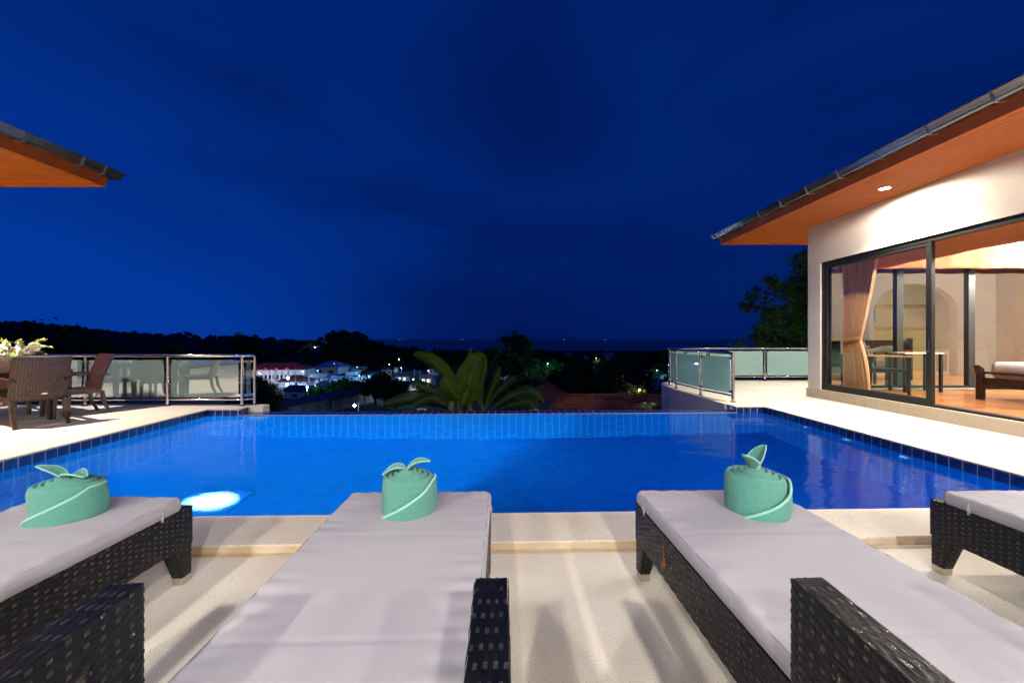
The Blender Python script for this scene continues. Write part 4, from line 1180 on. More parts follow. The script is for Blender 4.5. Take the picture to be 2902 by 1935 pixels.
rc = empty('bedroom_chair', (6.92,7.30,.2305), R(-134), 'black rattan chair with teak arms behind the door glass', 'chair')
b = MB(); b.box(-.25,-.24,.39,.25,.25,.44); s_ = b.build('seat', M_wcore, rc)
wv = MB(); weave(wv, plane_fn((-.25,-.24,.4405),(1,0,0),(0,1,0)), .5, .49, .03, .016, .012, .003); weave(wv, plane_fn((.2505,-.24,.39),(0,1,0),(0,0,1)), .49, .05, .03, .016, .012, .003)
build_weave(wv, M_wick, M_wick_glint, s_)
b = MB(); b.hexa([(-.25,-.27,.44),(.25,-.27,.44),(.25,-.235,.44),(-.25,-.235,.44)], [(-.25,-.42,.94),(.25,-.42,.94),(.25,-.385,.94),(-.25,-.385,.94)]); s_ = b.build('backrest', M_wcore, rc)
wv = MB(); V = Vector((0,-.15,.5)); weave(wv, plane_fn((.25,-.2705,.44),(-1,0,0),V), .5, V.length, .03, .016, .012, .003); weave(wv, plane_fn((-.25,-.2345,.44),(1,0,0),V), .5, V.length, .03, .016, .012, .003)
build_weave(wv, M_wick, M_wick_glint, s_)
for sx in (-1,1):
    b = MB(); x = sx*.265; b.hexa([(x-.02,.20,0),(x+.02,.20,0),(x+.02,.24,0),(x-.02,.24,0)], [(x-.022,.195,.655),(x+.022,.195,.655),(x+.022,.245,.655),(x-.022,.245,.655)]); b.build('leg', M_wick, rc)
    b = MB(); b.hexa([(x-.02,-.33,0),(x+.02,-.33,0),(x+.02,-.29,0),(x-.02,-.29,0)], [(x-.022,-.30,.655),(x+.022,-.30,.655),(x+.022,-.25,.655),(x-.022,-.25,.655)]); b.build('leg', M_wick, rc)
    b = MB(); b.box(x-.03,-.34,.656,x+.03,.28,.678); b.build('armrest', M_teak, rc, bevel=.005)
stb = empty('side_table', (7.55,7.50,.2305), 0, 'small white topped side table behind the bedroom chair', 'table')
b = MB(); b.box(-.36,-.17,.70,.36,.17,.725); b.build('table_top', M_linen, stb, bevel=.003)
for sx in (-1,1):
    for sy in (-1,1):
        b = MB(); b.box(sx*.33-.02,sy*.14-.02,0,sx*.33+.02,sy*.14+.02,.699); b.build('leg', M_black, stb)
M_red = mat('red_petal', (0.45,0.01,0.02), 0.5)
fl_ = empty('red_flower', (7.34,7.45,.9565), 0, 'red blossom lying on the small white table', 'flower')
b = MB()
for k in range(8):
    a = 2*math.pi*k/8; b.add([(0,0,.01),(math.cos(a-.3)*.04,math.sin(a-.3)*.04,.03),(math.cos(a)*.065,math.sin(a)*.065,.05),(math.cos(a+.3)*.04,math.sin(a+.3)*.04,.03)], [(0,1,2,3)])
b.build('petals', M_red, fl_, solid=.003)
b = MB(); b.lathe([(.004,.002),(.02,.008),(.012,.03),(.002,.04)], (0,0,0), 10); b.build('centre', M_red, fl_, smooth=True)
tv = empty('wall_screen', (10.75,3.765,2.0), 0, 'dark flat screen hung in the tiled room beyond the arch', 'screen')
b = MB(); b.box(-.36,.0,-.24,.36,.05,.24); b.build('bezel', M_black, tv, bevel=.004)
b = MB(); b.box(-.345,.0505,-.225,.345,.054,.225); b.build('panel', M_screen, tv)
lv = empty('louvre_cabinet', (11.75,5.0,.2305), 0, 'low cabinet with louvred door at the foot of the arch', 'cabinet')
b = MB(); b.box(-.20,-.2,0,.20,.10,.66); b.build('body', M_room, lv)
b = MB(); b.box(-.15,.101,.10,.15,.11,.56); dd = b.build('door', M_louvre, lv)
for k in range(14):
    b = MB(); z = .13+k*.03; b.hexa([(-.13,.111,z),(.13,.111,z),(.13,.118,z-.006),(-.13,.118,z-.006)], [(-.13,.111,z+.006),(.13,.111,z+.006),(.13,.118,z+.0),(-.13,.118,z+.0)]); b.build('slat', M_louvre, dd)
# room lamps on the ceiling
def ceiling_lamp(x, y, watt, label):
    t = empty('ceiling_lamp', (x,y,3.119), 0, label, 'ceiling lamp')
    b = MB(); b.lathe([(.10,-.001),(.10,-.02),(.02,-.022)], (0,0,0), 20, cap=False); b.build('base', M_steel, t, smooth=True)
    b = MB(); b.lathe([(.09,-.0205),(.12,-.05),(.11,-.085),(.06,-.105),(.001,-.11)], (0,0,0), 20, cap=False); b.build('shade', M_lens_shade, t, smooth=True)
    lamp_point('ceiling_lamp_light', t, (0,0,-.20), watt, (1.0,0.95,0.86), .1)
M_lens_shade = emis('lit_opal_shade', (1.0,0.85,0.62), 6)
ceiling_lamp(7.9, 5.0, 480, 'opal ceiling lamp over the bed')
ceiling_lamp(10.9, 6.9, 1500, 'opal ceiling lamp in the passage by the arch')
ceiling_lamp(11.3, 4.45, 800, 'opal ceiling lamp in the tiled bathroom')

# ================================================================== the land below
PROF = [(-60,-3.2),(9,-3.2),(14,-3.9),(20,-4.6),(40,-6.6),(70,-9.0),(120,-11.4),(200,-14.2),(350,-18.6),(600,-24.2),(900,-29.0),(1200,-34)]
def zprof(y):
    for (a, za), (b, zb) in zip(PROF, PROF[1:]):
        if y <= b: return za+(zb-za)*(y-a)/(b-a)
    return PROF[-1][1]
def bumpf(x, y, cx, cy, rx, ry, h):
    return h*math.exp(-((x-cx)/rx)**2-((y-cy)/ry)**2)
def zland(x, y):
    z = zprof(y)
    if y > 30:
        z += noise.noise(Vector((x*.012, y*.012, 3.3)))*min(2.2, (y-30)*.02)
    # wooded ridge to the left and the knoll in the middle distance
    z += bumpf(x, y, -300, 330, 150, 120, 15) + bumpf(x, y, -600, 470, 170, 180, 37)
    z += bumpf(x, y, -150, 330, 75, 90, 5)
    z += bumpf(x, y, -100, 235, 19, 35, 12.5)
    return z
def gx(px, D): return (px-1451)/1135*D          # photo column at a distance in metres
M_land = mat('dark_scrub_ground', (0.030,0.040,0.018), 0.95, col2=(0.05,0.045,0.028), nscale=.15, bump=0.4, bscale=2)
xs_ = sorted(set([-1400,-1000,-750]+list(range(-640,-60,14))+list(range(-60,120,5))+list(range(120,700,25))+[750,1000,1400]))
ys_ = [-60,-20,2,9,11,14,17,20,25,30,36,43,50,60,70,82,95,110,130,150,170,190,210,230,250,270,290,310,330,350,380,410,440,480,520,560,600,660,720,800,900,1000,1200]
b = MB()
nx_ = len(xs_)
b.add([(x,y,zland(x,y)) for y in ys_ for x in xs_], [(j*nx_+i, j*nx_+i+1, (j+1)*nx_+i+1, (j+1)*nx_+i) for j in range(len(ys_)-1) for i in range(nx_-1)])
tag(b.build('terrain', M_land, smooth=True, fix=False, sharp=None), 'dark land falling away from the terrace to the sea', None, None, 'structure')
M_sea = mat('night_sea', (0.003,0.008,0.03), 0.32, bump=0.6, bscale=.05, spec=0.5)
b = MB(); b.add([(-50000,600,-30.0),(50000,600,-30.0),(50000,50000,-30.0),(-50000,50000,-30.0)], [(0,1,2,3)])
tag(b.build('sea', M_sea, fix=False), 'dark blue sea reaching to the horizon', None, None, 'structure')

# ---- foliage
L_dark = leaf_mat('dark_leaf', (0.020,0.045,0.012), (0.035,0.065,0.018), .7)
L_far = leaf_mat('haze_tinted_leaf', (0.045,0.080,0.090), (0.065,0.100,0.110), .05)  # paler, bluer leaf: distance haze put into its colour
L_mid = leaf_mat('mid_leaf', (0.035,0.085,0.018), (0.060,0.115,0.028), .9)
L_near = leaf_mat('near_tree_leaf', (0.085,0.200,0.022), (0.120,0.240,0.035), 2.0)
M_bark = mat('bark', (0.060,0.045,0.032), 0.9, col2=(0.035,0.028,0.02), nscale=9, bump=0.5, bscale=20)
def leaf_cloud(rnd, centres, per, spread, size, out):
    vs_, fs_ = out
    for (c, cr) in centres:
        for _ in range(per):
            d = Vector((rnd.gauss(0,1),rnd.gauss(0,1),rnd.gauss(0,.75)))
            d = d.normalized()*cr*spread*(rnd.random()**.45)
            p = c+d
            n = (d.normalized()+Vector((rnd.uniform(-1,1),rnd.uniform(-1,1),rnd.uniform(-.2,1.2)))).normalized()
            a = n.cross(Vector((rnd.uniform(-1,1),rnd.uniform(-1,1),rnd.uniform(-1,1)))).normalized(); e_ = n.cross(a)
            s = size*rnd.uniform(.6,1.35)
            o = len(vs_)
            vs_ += [tuple(p-a*s*.5), tuple(p+e_*s*.32), tuple(p+a*s*.62), tuple(p-e_*s*.32)]
            fs_.append((o,o+1,o+2,o+3))
def broadleaf(seed, w, h, trunk, clumps, per, size, flat=.7):
    """unit tree about 1 m per metre: returns crown and trunk meshes"""
    rnd = random.Random(seed)
    tr = MB(); top = Vector((rnd.uniform(-.1,.1)*w, rnd.uniform(-.1,.1)*w, trunk*h))
    tr.tube([(0,0,-.6),(top.x*.3,top.y*.3,trunk*h*.5),tuple(top)], [.045*w,.034*w,.024*w], 7)
    cs = []
    for k in range(clumps):
        a = rnd.uniform(0,2*math.pi); rr = rnd.random()**.5
        zf = rnd.random()
        env = math.sqrt(max(.05, 1-(2*zf-.85)**2*.62))
        r = rr*w*.5*env
        c = Vector((math.cos(a)*r, math.sin(a)*r, trunk*h*.8+(h-trunk*h*.8)*zf*flat+(1-flat)*h*(1-rr)*.5))
        cr = w*rnd.uniform(.10,.20)
        cs.append((c, cr))
        if k % 3 == 0:
            m_ = top.lerp(c, .5)+Vector((0,0,-.04*h)); tr.tube([top*.85, m_, c], [.016*w,.010*w,.004*w], 5)
    out = ([],[]); leaf_cloud(rnd, cs, per, 1.25, size, out)
    cb = MB(); cb.v, cb.f = out
    return cb.mesh('crown', False, False), tr.mesh('trunk', True, False, None)
def palm(seed, h, fr=15, L=2.6):
    rnd = random.Random(seed)
    tr = MB(); lean = rnd.uniform(-.6,.6)
    pts = [Vector((lean*f*f, .2*f, -.5+(h+.5)*f)) for f in [k/7 for k in range(8)]]
    tr.tube(pts, [.16-.07*k/7 for k in range(8)], 7)
    cb = MB(); top = pts[-1]
    for k in range(fr):
        a = 2*math.pi*k/fr+rnd.uniform(-.2,.2); el = rnd.uniform(-.3,1.1); d = Vector((math.cos(a),math.sin(a),0)); s_ = Vector((-d.y,d.x,0))
        ln = L*rnd.uniform(.8,1.1)
        rib = [top+d*(ln*f*(1-.12*f))+Vector((0,0,ln*(math.sin(el)*f*.85-.62*f*f))) for f in [q/9 for q in range(10)]]
        for q in range(9):
            for sg in (-1,1):
                w = .50*math.sin(math.pi*min(1,(q+.8)/10))*ln/2.6
                p0, p1 = rib[q], rib[q].lerp(rib[q+1], .62)
                e0 = p0+s_*sg*w+d*.16+Vector((0,0,-.42*w)); cb.add([p0, p1, e0+d*.05], [(0,1,2)])
                p0 = rib[q].lerp(rib[q+1], .5); p1 = rib[q+1]
                e0 = p0+s_*sg*w+d*.16+Vector((0,0,-.42*w)); cb.add([p0, p1, e0+d*.05], [(0,1,2)])
    return cb.mesh('crown', False, False), tr.mesh('trunk', True, False, None)
ORD = {}
KINDS_ = {}
KINDS_['round'] = [broadleaf(s, 6.0, 7.0, .36, 52, 60, .42) for s in (1,2,3)]
KINDS_['tall'] = [broadleaf(s, 4.2, 9.0, .45, 42, 60, .40, .8) for s in (11,12)]
KINDS_['bush'] = [broadleaf(s, 4.2, 3.2, .25, 34, 60, .30) for s in (21,22)]
KINDS_['palm'] = [palm(s, 8.0) for s in (31,32,33)]
for k_, lst in KINDS_.items():
    for (c, t_) in lst:
        c.materials.append(L_dark if k_ != 'bush' else L_mid); t_.materials.append(M_bark)
def tree(kind, x, y, h, label, group=None, var=None, name=None, wide=1.0, leaf=None, z=None):
    base = {'round':7.0,'tall':9.0,'bush':3.2,'palm':9.0}[kind]
    c, tr = KINDS_[kind][(var if var is not None else random.randrange(99)) % len(KINDS_[kind])]
    s = h/base
    nm = name or {'round':'broadleaf_tree','tall':'tall_tree','bush':'shrub','palm':'palm_tree'}[kind]
    t = empty(nm, (x,y,zland(x,y) if z is None else z), random.uniform(0,6.28), label, 'palm' if kind == 'palm' else ('shrub' if kind == 'bush' else 'tree'), group)
    t.scale = (s*wide,s*wide,s)
    a = put('trunk', tr, t); cc = put('crown', c, t)
    if leaf:
        cc.material_slots[0].link = 'OBJECT'; cc.material_slots[0].material = leaf
    return t
def ht(D, ypx, x): return 1.2-(ypx-961.5)*D/1135 - zland(x, D)     # tree height that tops out at that photo row

# trees behind the left railing
for px, D, y in ((20,34,938),(95,40,912),(185,46,926),(255,38,948),(-30,52,925),(300,60,985)):
    x = gx(px, D); tree('round', x, D, ht(D,y,x), 'dark bushy tree in the clump behind the dining chairs', 'dark trees behind the left railing', wide=1.05)
x = gx(480,120); tree('tall', x, 120, ht(120,968,x), 'lone spreading tree showing above the middle of the left glass railing', wide=1.5)
for px, D, y in ((345,100,1000),(420,110,1000),(540,130,995),(610,150,985)):
    x = gx(px, D); tree('round', x, D, max(3, ht(D,y,x)), 'dim treetop just above the left rail', 'dim treetops just above the left rail')
x = gx(690,170); tree('tall', x, 170, ht(170,942,x), 'tall airy tree standing above the ridge behind the rail corner', wide=1.5)
# middle distance
for px, D, y in ((705,34,1072),(745,30,1092),(725,48,1062),(790,38,1120)):
    x = gx(px, D); tree('round', x, D, max(1.8, ht(D,y,x)), 'dark tree right of the railing corner below the red roof', 'dark trees below the red roof')
for px, D, y in ((985,64,1066),(960,70,1072)):
    x = gx(px, D); tree('bush', x, D, max(2.2, ht(D,y,x)), 'leafy tree in front of the white flat-roofed house', 'leafy trees in front of the white house', wide=1.2)
for px, D, y in ((1090,52,1048),(1065,56,1060),(1125,50,1070)):
    x = gx(px, D); tree('round', x, D, ht(D,y,x), 'big black tree left of the banana leaves', 'big black trees left of the banana')
for px, D, y, lab in ((1030,75,1040,'dark palm between the white house and the black trees'),(1010,190,980,'tall palm with long bare trunk below the knoll'),(1055,260,974,'palm of a pair on the skyline right of the knoll'),(1077,265,976,'palm of a pair on the skyline right of the knoll'),(1115,280,982,'single palm on the shore skyline left of the banana'),(1247,300,984,'left one of two palms on the shore above the banana'),(1270,295,987,'right one of two palms on the shore above the banana')):
    x = gx(px, D); tree('palm', x, D, ht(D,y,x), lab, 'coconut palms')
x = gx(1455,62); tree('tall', x, 62, ht(62,944,x), 'tall round-topped tree standing against the sea in the middle', wide=1.45, leaf=L_mid)
for px, D, y in ((1385,150,985),(1420,130,1000),(1523,140,984),(1548,150,998),(1596,150,994),(1160,220,995),(1200,240,993),(1230,160,1003),(1300,180,990),(1340,170,1000),(1330,90,1010)):
    x = gx(px, D); tree('round', x, D, ht(D,y,x), 'small dark round tree on the shore skyline', 'dark trees along the shore skyline')
for px, D, y in ((1510,88,1012),(1540,92,1013),(1568,86,1014)):
    x = gx(px, D); tree('round', x, D, ht(D,y,x), 'small tree lit green by the lamp beside the hut', 'trees lit green beside the hut', leaf=L_mid)
# right middle: the dark mass
rr_ = random.Random(77)
for k in range(30):
    px = rr_.uniform(1600,1880); D = rr_.choice((34,42,50,60,75,95,120,150))+rr_.uniform(-3,3)
    y = 1006+rr_.uniform(0,22)+(0 if D > 50 else 14) + max(0,(px-1780)*.12)
    x = gx(px, D)
    if 1795 < px and D < 95: continue
    tree(rr_.choice(('round','round','tall')), x, D, max(3, ht(D,y,x)), 'black tree in the dense mass between the lamp and the right terrace', 'black trees in the dense mass right of the lamp', wide=1.15)
for px, D, y in ((1920,70,1045),(1960,90,1030),(1850,110,1040),(1905,60,1064),(2000,80,1030),(1870,48,1105),(1440,40,1072),(1490,44,1066),(1400,48,1060),(1520,38,1078),(1560,30,1092)):
    x = gx(px, D); tree('round', x, D, max(2.5, ht(D,y,x)), 'dark tree on the slope below the terraces', 'dark trees on the slope below the terraces')
for px, D, y, lab in ((1703,130,990,'blurred palm above the dark mass right of the lamp'),(1880,120,982,'palm tops beside the curved terrace wall'),(1805,42,1052,'dark palm with hanging fronds near the curved terrace wall'),(1780,150,1000,'small palm on the skyline left of the curved terrace')):
    x = gx(px, D); tree('palm', x, D, ht(D,y,x), lab, 'coconut palms')

# name each tree of a small clump by its place from the left
for o in [o for o in COL.objects if o.parent is None and o.get('category') in ('tree','shrub')]:
    ORD.setdefault(o['label'], []).append(o)
NTH = ['leftmost','second from left','third from left','fourth from left','fifth from left','sixth from left','seventh from left','eighth from left','ninth from left','tenth from left','rightmost']
for lab, lst in ORD.items():
    if 1 < len(lst) <= 11:
        for i, o in enumerate(sorted(lst, key=lambda o: o.location.x/o.location.y)):
            o['label'] = lab + ', ' + (NTH[i] if i < len(lst)-1 else 'rightmost')
# woods on the ridge: nobody could count these crowns
def woods(name, label, n, seed, box, size, keep, lm=None):
    rnd = random.Random(seed); out = ([],[])
    for _ in range(n):
        x = rnd.uniform(box[0],box[1]); y = rnd.uniform(box[2],box[3])
        if not keep(x, y): continue
        z = zland(x,y); r = rnd.uniform(.6,1.25)*size
        hh = rnd.uniform(.7,1.6)*size
        leaf_cloud(rnd, [(Vector((x,y,z+hh*.6)), r), (Vector((x+r*.4,y,z+hh)), r*.7)], 16, 1.0, r*.75, out)
    cb = MB(); cb.v, cb.f = out
    o = cb.build(name, lm or L_dark, None, fix=False)
    return tag(o, label, 'woods', None, 'stuff')
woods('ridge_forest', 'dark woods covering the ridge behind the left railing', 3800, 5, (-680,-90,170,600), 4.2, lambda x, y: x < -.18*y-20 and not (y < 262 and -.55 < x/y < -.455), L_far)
woods('knoll_forest', 'dark woods on the knoll above the blue roof', 520, 6, (-150,-60,190,300), 3.4, lambda x, y: not (y < 262 and -.55 < x/y < -.465))
woods('shore_forest', 'dark scrub and treetops covering the shore plain', 2600, 8, (-110,420,180,760), 3.6, lambda x, y: abs(x) < y*.9)

# ================================================================== houses of the town
W_white = mat('town_white', (0.62,0.64,0.66), 0.8, col2=(0.55,0.57,0.6), nscale=1.5)
W_grey = mat('town_grey', (0.34,0.35,0.36), 0.85)
W_purple = mat('town_mauve', (0.28,0.16,0.26), 0.85)
R_red = mat('red_tin_roof', (0.36,0.03,0.02), 0.5, bump=.3, bscale=3)
R_blue = mat('blue_roof', (0.16,0.20,0.42), 0.5, bump=.2, bscale=3)
R_dark = mat('dark_blue_roof', (0.030,0.034,0.060), 0.55, bump=.2, bscale=3)
R_grey = mat('grey_roof', (0.13,0.16,0.22), 0.6)
R_brown = mat('brown_red_roof', (0.13,0.03,0.02), 0.7)
G_win = mat('dark_window', (0.01,0.012,0.016), 0.15)
E_warm = emis('lit_window_warm', (1.0,0.55,0.18), 2.6)
E_cool = emis('lit_window_cool', (0.55,0.75,1.0), 2.2)
def town_house(label, px, D, w, hgt, dep, rz, roof, rh, wmat, rmat, wins=(), over=.4, name='house', lift=0.0, door=None, z=None, arches=0):
    x = gx(px, D); zb = (zland(x, D) if z is None else z)+lift
    t = empty(name, (x,D,zb), R(rz), label, 'house', 'houses of the town below')
    b = MB(); b.box(-w/2,0,-2.5,w/2,dep,hgt); b.build('wall', wmat, t)
    b = MB(); o = over; X0,X1,Y0,Y1 = -w/2-o, w/2+o, -o, dep+o
    if roof == 'hip':
        k = min((X1-X0)/2*.85, (Y1-Y0)/2)
        b.add([(X0,Y0,hgt+.003),(X1,Y0,hgt+.003),(X1,Y1,hgt+.003),(X0,Y1,hgt+.003),(X0+k,(Y0+Y1)/2,hgt+rh),(X1-k,(Y0+Y1)/2,hgt+rh)], [(0,1,5,4),(1,2,5),(2,3,4,5),(3,0,4),(3,2,1,0)])
    elif roof == 'gable':
        b.add([(X0,Y0,hgt+.003),(X1,Y0,hgt+.003),(X1,Y1,hgt+.003),(X0,Y1,hgt+.003),(X0,(Y0+Y1)/2,hgt+rh),(X1,(Y0+Y1)/2,hgt+rh)], [(0,1,5,4),(1,2,5),(2,3,4,5),(3,0,4),(3,2,1,0)])
    elif roof == 'gable_y':
        b.add([(X0,Y0,hgt+.003),(X1,Y0,hgt+.003),(X1,Y1,hgt+.003),(X0,Y1,hgt+.003),(0,Y0,hgt+rh),(0,Y1,hgt+rh)], [(0,1,4),(1,2,5,4),(2,3,5),(3,0,4,5),(3,2,1,0)])
    elif roof == 'shed':
        b.add([(X0,Y0,hgt+.003),(X1,Y0,hgt+.003),(X1,Y1,hgt+rh),(X0,Y1,hgt+rh),(X0,Y0,hgt+.15),(X1,Y0,hgt+.15),(X1,Y1,hgt+rh+.15),(X0,Y1,hgt+rh+.15)], [(3,2,1,0),(4,5,6,7),(0,1,5,4),(1,2,6,5),(2,3,7,6),(3,0,4,7)])
    else:
        b.box(X0,Y0,hgt+.003,X1,Y1,hgt+rh)
    b.build('roof', rmat, t)
    for (u, v, ww, hh, m) in wins:
        f = MB(); f.box(u-ww/2-.06,-.05,v-.06,u+ww/2+.06,-.002,v+hh+.06); fo = f.build('window', wmat, t)
        p = MB(); p.box(u-ww/2,-.055,v,u+ww/2,-.0505,v+hh); p.build('pane', m, fo)
        if ww > .7:
            for s_ in (-1,0,1) if ww > 1.4 else (0,):
                q = MB(); q.box(u+s_*ww/4-.025,-.065,v,u+s_*ww/4+.025,-.0555,v+hh); q.build('mullion', wmat, fo)
    if door:
        d = MB(); d.box(door-.45,-.04,0,door+.45,-.002,2.0); d.build('door', G_win, t)
    return t
C_lamp = (0.20,0.50,1.0)
M_hullg = mat('lamp_pole_paint', (0.03,0.03,0.035), 0.6)
def street_lamp(label, px, D, ypx, watt, col=C_lamp, r=.12, arm=.8, strength=120, toward=0.0):
    x = gx(px, D); zt = 1.2-(ypx-961.5)*D/1135; zb = zland(x, D)
    t = empty('street_lamp', (x,D,zb), 0, label, 'street lamp', 'street lamps of the town below')
    H = zt-zb
    b = MB(); b.tube([(0,arm,-.5),(0,arm,H+.1),(0,arm*.6,H+.25),(0,.05,H+.18)], .03, 6); b.build('pole', M_hullg, t, smooth=True)
    h = MB(); h.lathe([(.03,.20),(.16,.14),(.20,.06)], (0,0,H), 12, cap=False); h.build('lamp_head', W_grey, t, smooth=True)
    l = MB(); l.lathe([(.001,-r),(r*.7,-r*.7),(r,0),(r*.7,r*.7),(.001,r)], (0,0,H-.02), 12, cap=False); l.build('bulb', emis('street_lamp_bulb', col, strength), t, smooth=True)
    if watt: lamp_point('street_lamp_light', t, (0,-.12,H-.25), watt*6, col, .12)
    return t

# long white building with a red roof
hb = town_house('long white arcaded building with red roof right of the railing corner', 772, 124, 19.0, 4.6, 9, 6, 'hip', 2.0, W_white, R_red, [(-6.5+k*1.15,1.7,.6,1.3,G_win) for k in range(14)], .8, lift=-.4)
for k in range(5):      # little gables over the veranda
    b = MB(); x = -7.6+k*3.1; b.add([(x-.9,-1.3,4.55),(x+.9,-1.3,4.55),(x,-1.3,5.35),(x-.9,.4,4.75),(x+.9,.4,4.75),(x,1.2,5.40)], [(0,1,2),(0,2,5,3),(1,4,5,2)]); b.build('dormer', R_red, hb, solid=.06)
    for s_ in (-.75,.75):
        c = MB(); c.box(x+s_-.1,-1.2,-1,x+s_+.1,-1.0,4.55); c.build('column', W_white, hb)
b = MB(); b.box(-9.6,-1.6,.3,8.5,-1.5,1.1); b.build('balustrade', W_white, hb)
town_house('low brown-red roofed shed in front of the long white building', 832, 108, 7.5, 1.7, 5, 8, 'hip', 1.5, W_white, R_brown, [(-1.6,.4,.7,.9,E_cool),(.6,.4,.7,.9,G_win)], .7)
street_lamp('very bright white lamp in front of the long white building', 816, 103, 1071, 900, (0.45,0.62,1.0), .32, .8, 90)
street_lamp('small lamp at the left end of the white arcade', 735, 116, 1057, 420, (0.75,0.75,1.0), .14, .8, 40)
street_lamp('small lamp at the right end of the red-roofed building', 858, 116, 1052, 260, (0.6,0.8,1.0), .14, .8, 40)
town_house('house with wide blue hipped roof below the knoll', 925, 140, 8.6, 3.6, 8, -4, 'hip', 2.1, W_grey, R_blue, [(-2.2,1.6,1.0,1.0,G_win),(1.6,1.6,1.5,1.0,G_win)], 1.1, lift=.6)
hw = town_house('white flat-topped two-storey house with one dark window', 985, 92, 5.8, 4.0, 6, -12, 'shed', .5, W_white, R_dark, [(-1.6,2.1,1.05,.75,G_win),(1.6,2.2,.5,.6,G_win),(2.3,2.2,.4,.6,G_win)], .12, lift=-.2)
b = MB(); b.box(-.5,-.06,4.05,2.0,2.0,5.0); b.build('parapet_box', W_white, hw)
town_house('open shed under a grey-blue hipped roof', 908, 82, 5.2, 1.5, 5, 2, 'hip', 1.45, G_win, R_grey, [], .35)
h5 = town_house('small blue-white bungalow with dark roof and three-pane window', 836, 73, 4.3, 1.35, 4, -8, 'gable', .95, W_white, R_dark, [(-.1,.35,1.1,.6,G_win)], .5, lift=.05)
for x_ in (1.55,1.95,2.3):
    b = MB(); b.box(x_+.4,-.9,-1,x_+.48,-.82,1.34); b.build('porch_post', W_white, h5)
street_lamp('lamp lighting the little bungalow', 872, 66, 1093, 130, C_lamp, .05, .8, 30)
street_lamp('lamp lighting the white two-storey house', 1018, 84, 1064, 420, C_lamp, .07, .8, 40)
street_lamp('lamp over the blue roof house', 947, 118, 1030, 160, C_lamp, .05, .8, 20)
# long warehouse roof crossing the view just below the pool
def P3(px, py, D): return ((px-1451)/1135*D, D, 1.2-(py-961.5)*D/1135)
wh = empty('warehouse', (0,0,0), 0, 'long low warehouse with dark blue roof just below the pool edge', 'warehouse')
A_, B_, C_, D_ = [Vector(q) for q in (P3(772,1163,31), P3(1048,1112,58), P3(1058,1095,63), P3(795,1139,35))]
up_ = Vector((0,0,.12))
b = MB(); b.hexa([A_,B_,C_,D_], [A_+up_,B_+up_,C_+up_,D_+up_]); b.build('roof', R_dark, wh)
b = MB(); lo = Vector((0,0,-3.5)); q0, q1 = D_*.97+A_*.03, C_*.97+B_*.03; b.add([q0+lo,q1+lo,q1-up_*.2,q0-up_*.2], [(0,1,2,3)]); b.build('back_wall', W_grey, wh, solid=.1)
for k in range(9):
    q = A_.lerp(B_, .03+.94*k/8).lerp(D_, .06); b = MB(); b.box(q.x-.07,q.y-.07,q.z-3.5,q.x+.07,q.y+.07,q.z-.14); b.build('post', W_grey, wh)
street_lamp('piercing blue-white lamp just above the pool edge', 1004.5, 31, 1148, 60, (0.45,0.62,1.0), .10, .8, 160)
# hillside villas with orange lights
for px, D, y, w, wm, lab in ((880,225,1019,5.5,W_grey,'grey villa with cool lit window on the dark slope'),(893,240,1003,5.0,W_grey,'villa with orange terrace lamps in the middle of the slope'),(905,255,992,4.6,W_grey,'topmost villa with orange lights on the knoll')):
    x = gx(px, D); zb = 1.2-(y-961.5)*D/1135
    town_house(lab, px, D, w, 2.4, 4, 5, 'flat', .25, wm, R_dark, [(-1.2,.7,.7,1.0,E_warm if y < 1010 else E_cool),(.6,.7,.7,1.0,E_warm if y < 1010 else G_win)], .3, z=zb)
for px, D, y, lab, c, w in ((893,232,1003.5,'orange lamp in front of the middle villa',(1.0,.48,.12),520),(892,246,983.5,'white lamp on the roof of the topmost villa',(.75,.8,1.0),160),(905,246,989,'orange lamp beside the topmost villa',(1.0,.45,.12),420),(872.5,215,1011,'cool lamp at the grey villa',(.5,.65,1.0),260),(862,215,1018,'pinkish lamp left of the grey villa',(1.0,.65,.6),260)):
    x = gx(px, D); zt = 1.2-(y-961.5)*D/1135
    t = empty('wall_lamp', (x,D,zt), 0, lab, 'lamp', 'lamps of the hillside villas')
    l = MB(); rr2 = .30; l.lathe([(.001,-rr2),(rr2*.7,-rr2*.7),(rr2,0),(rr2*.7,rr2*.7),(.001,rr2)], (0,0,0), 10, cap=False); l.build('bulb', emis('villa_bulb', c, 26), t, smooth=True)
    l = MB(); l.lathe([(.34,.2),(.2,.36),(.05,.42)], (0,0,0), 10, cap=False); l.build('shade', W_grey, t, smooth=True)
    lamp_point('wall_lamp_light', t, (0,-.7,-.4), w*8, c, .2)
town_house('mauve house among palms near the shore', 1080, 215, 9.5, 2.2, 5, 0, 'hip', .9, W_purple, R_dark, [(-3,.7,.7,.9,G_win),(-1,.7,.7,.9,G_win),(1.2,.7,.7,.9,G_win),(3,.7,.7,.9,G_win)], .4, lift=1.0)
town_house('little lit kiosk right of the mauve house', 1113, 170, 3.4, 1.8, 3, 0, 'flat', .2, W_white, R_grey, [(-.6,.6,.8,.8,E_cool)], .2)
street_lamp('greenish lamp beside the lit kiosk', 1131, 168, 1017, 160, (.6,1.0,.75), .16, .8, 30)
town_house('low house with one warm window left of the black trees', 1066, 128, 3.6, 1.7, 3, 0, 'flat', .2, W_white, R_grey, [(.1,.6,1.0,.8,E_warm)], .2)
town_house('long dark roof behind the black trees', 1146, 92, 7.0, 1.3, 4, -6, 'gable', 1.0, W_grey, R_dark, [], .5)
town_house('teal gabled house left of the banana leaves', 1171, 68, 2.3, 1.9, 3, 10, 'gable_y', .75, W_white, R_grey, [(.3,.15,.5,.3,E_cool)], .25)
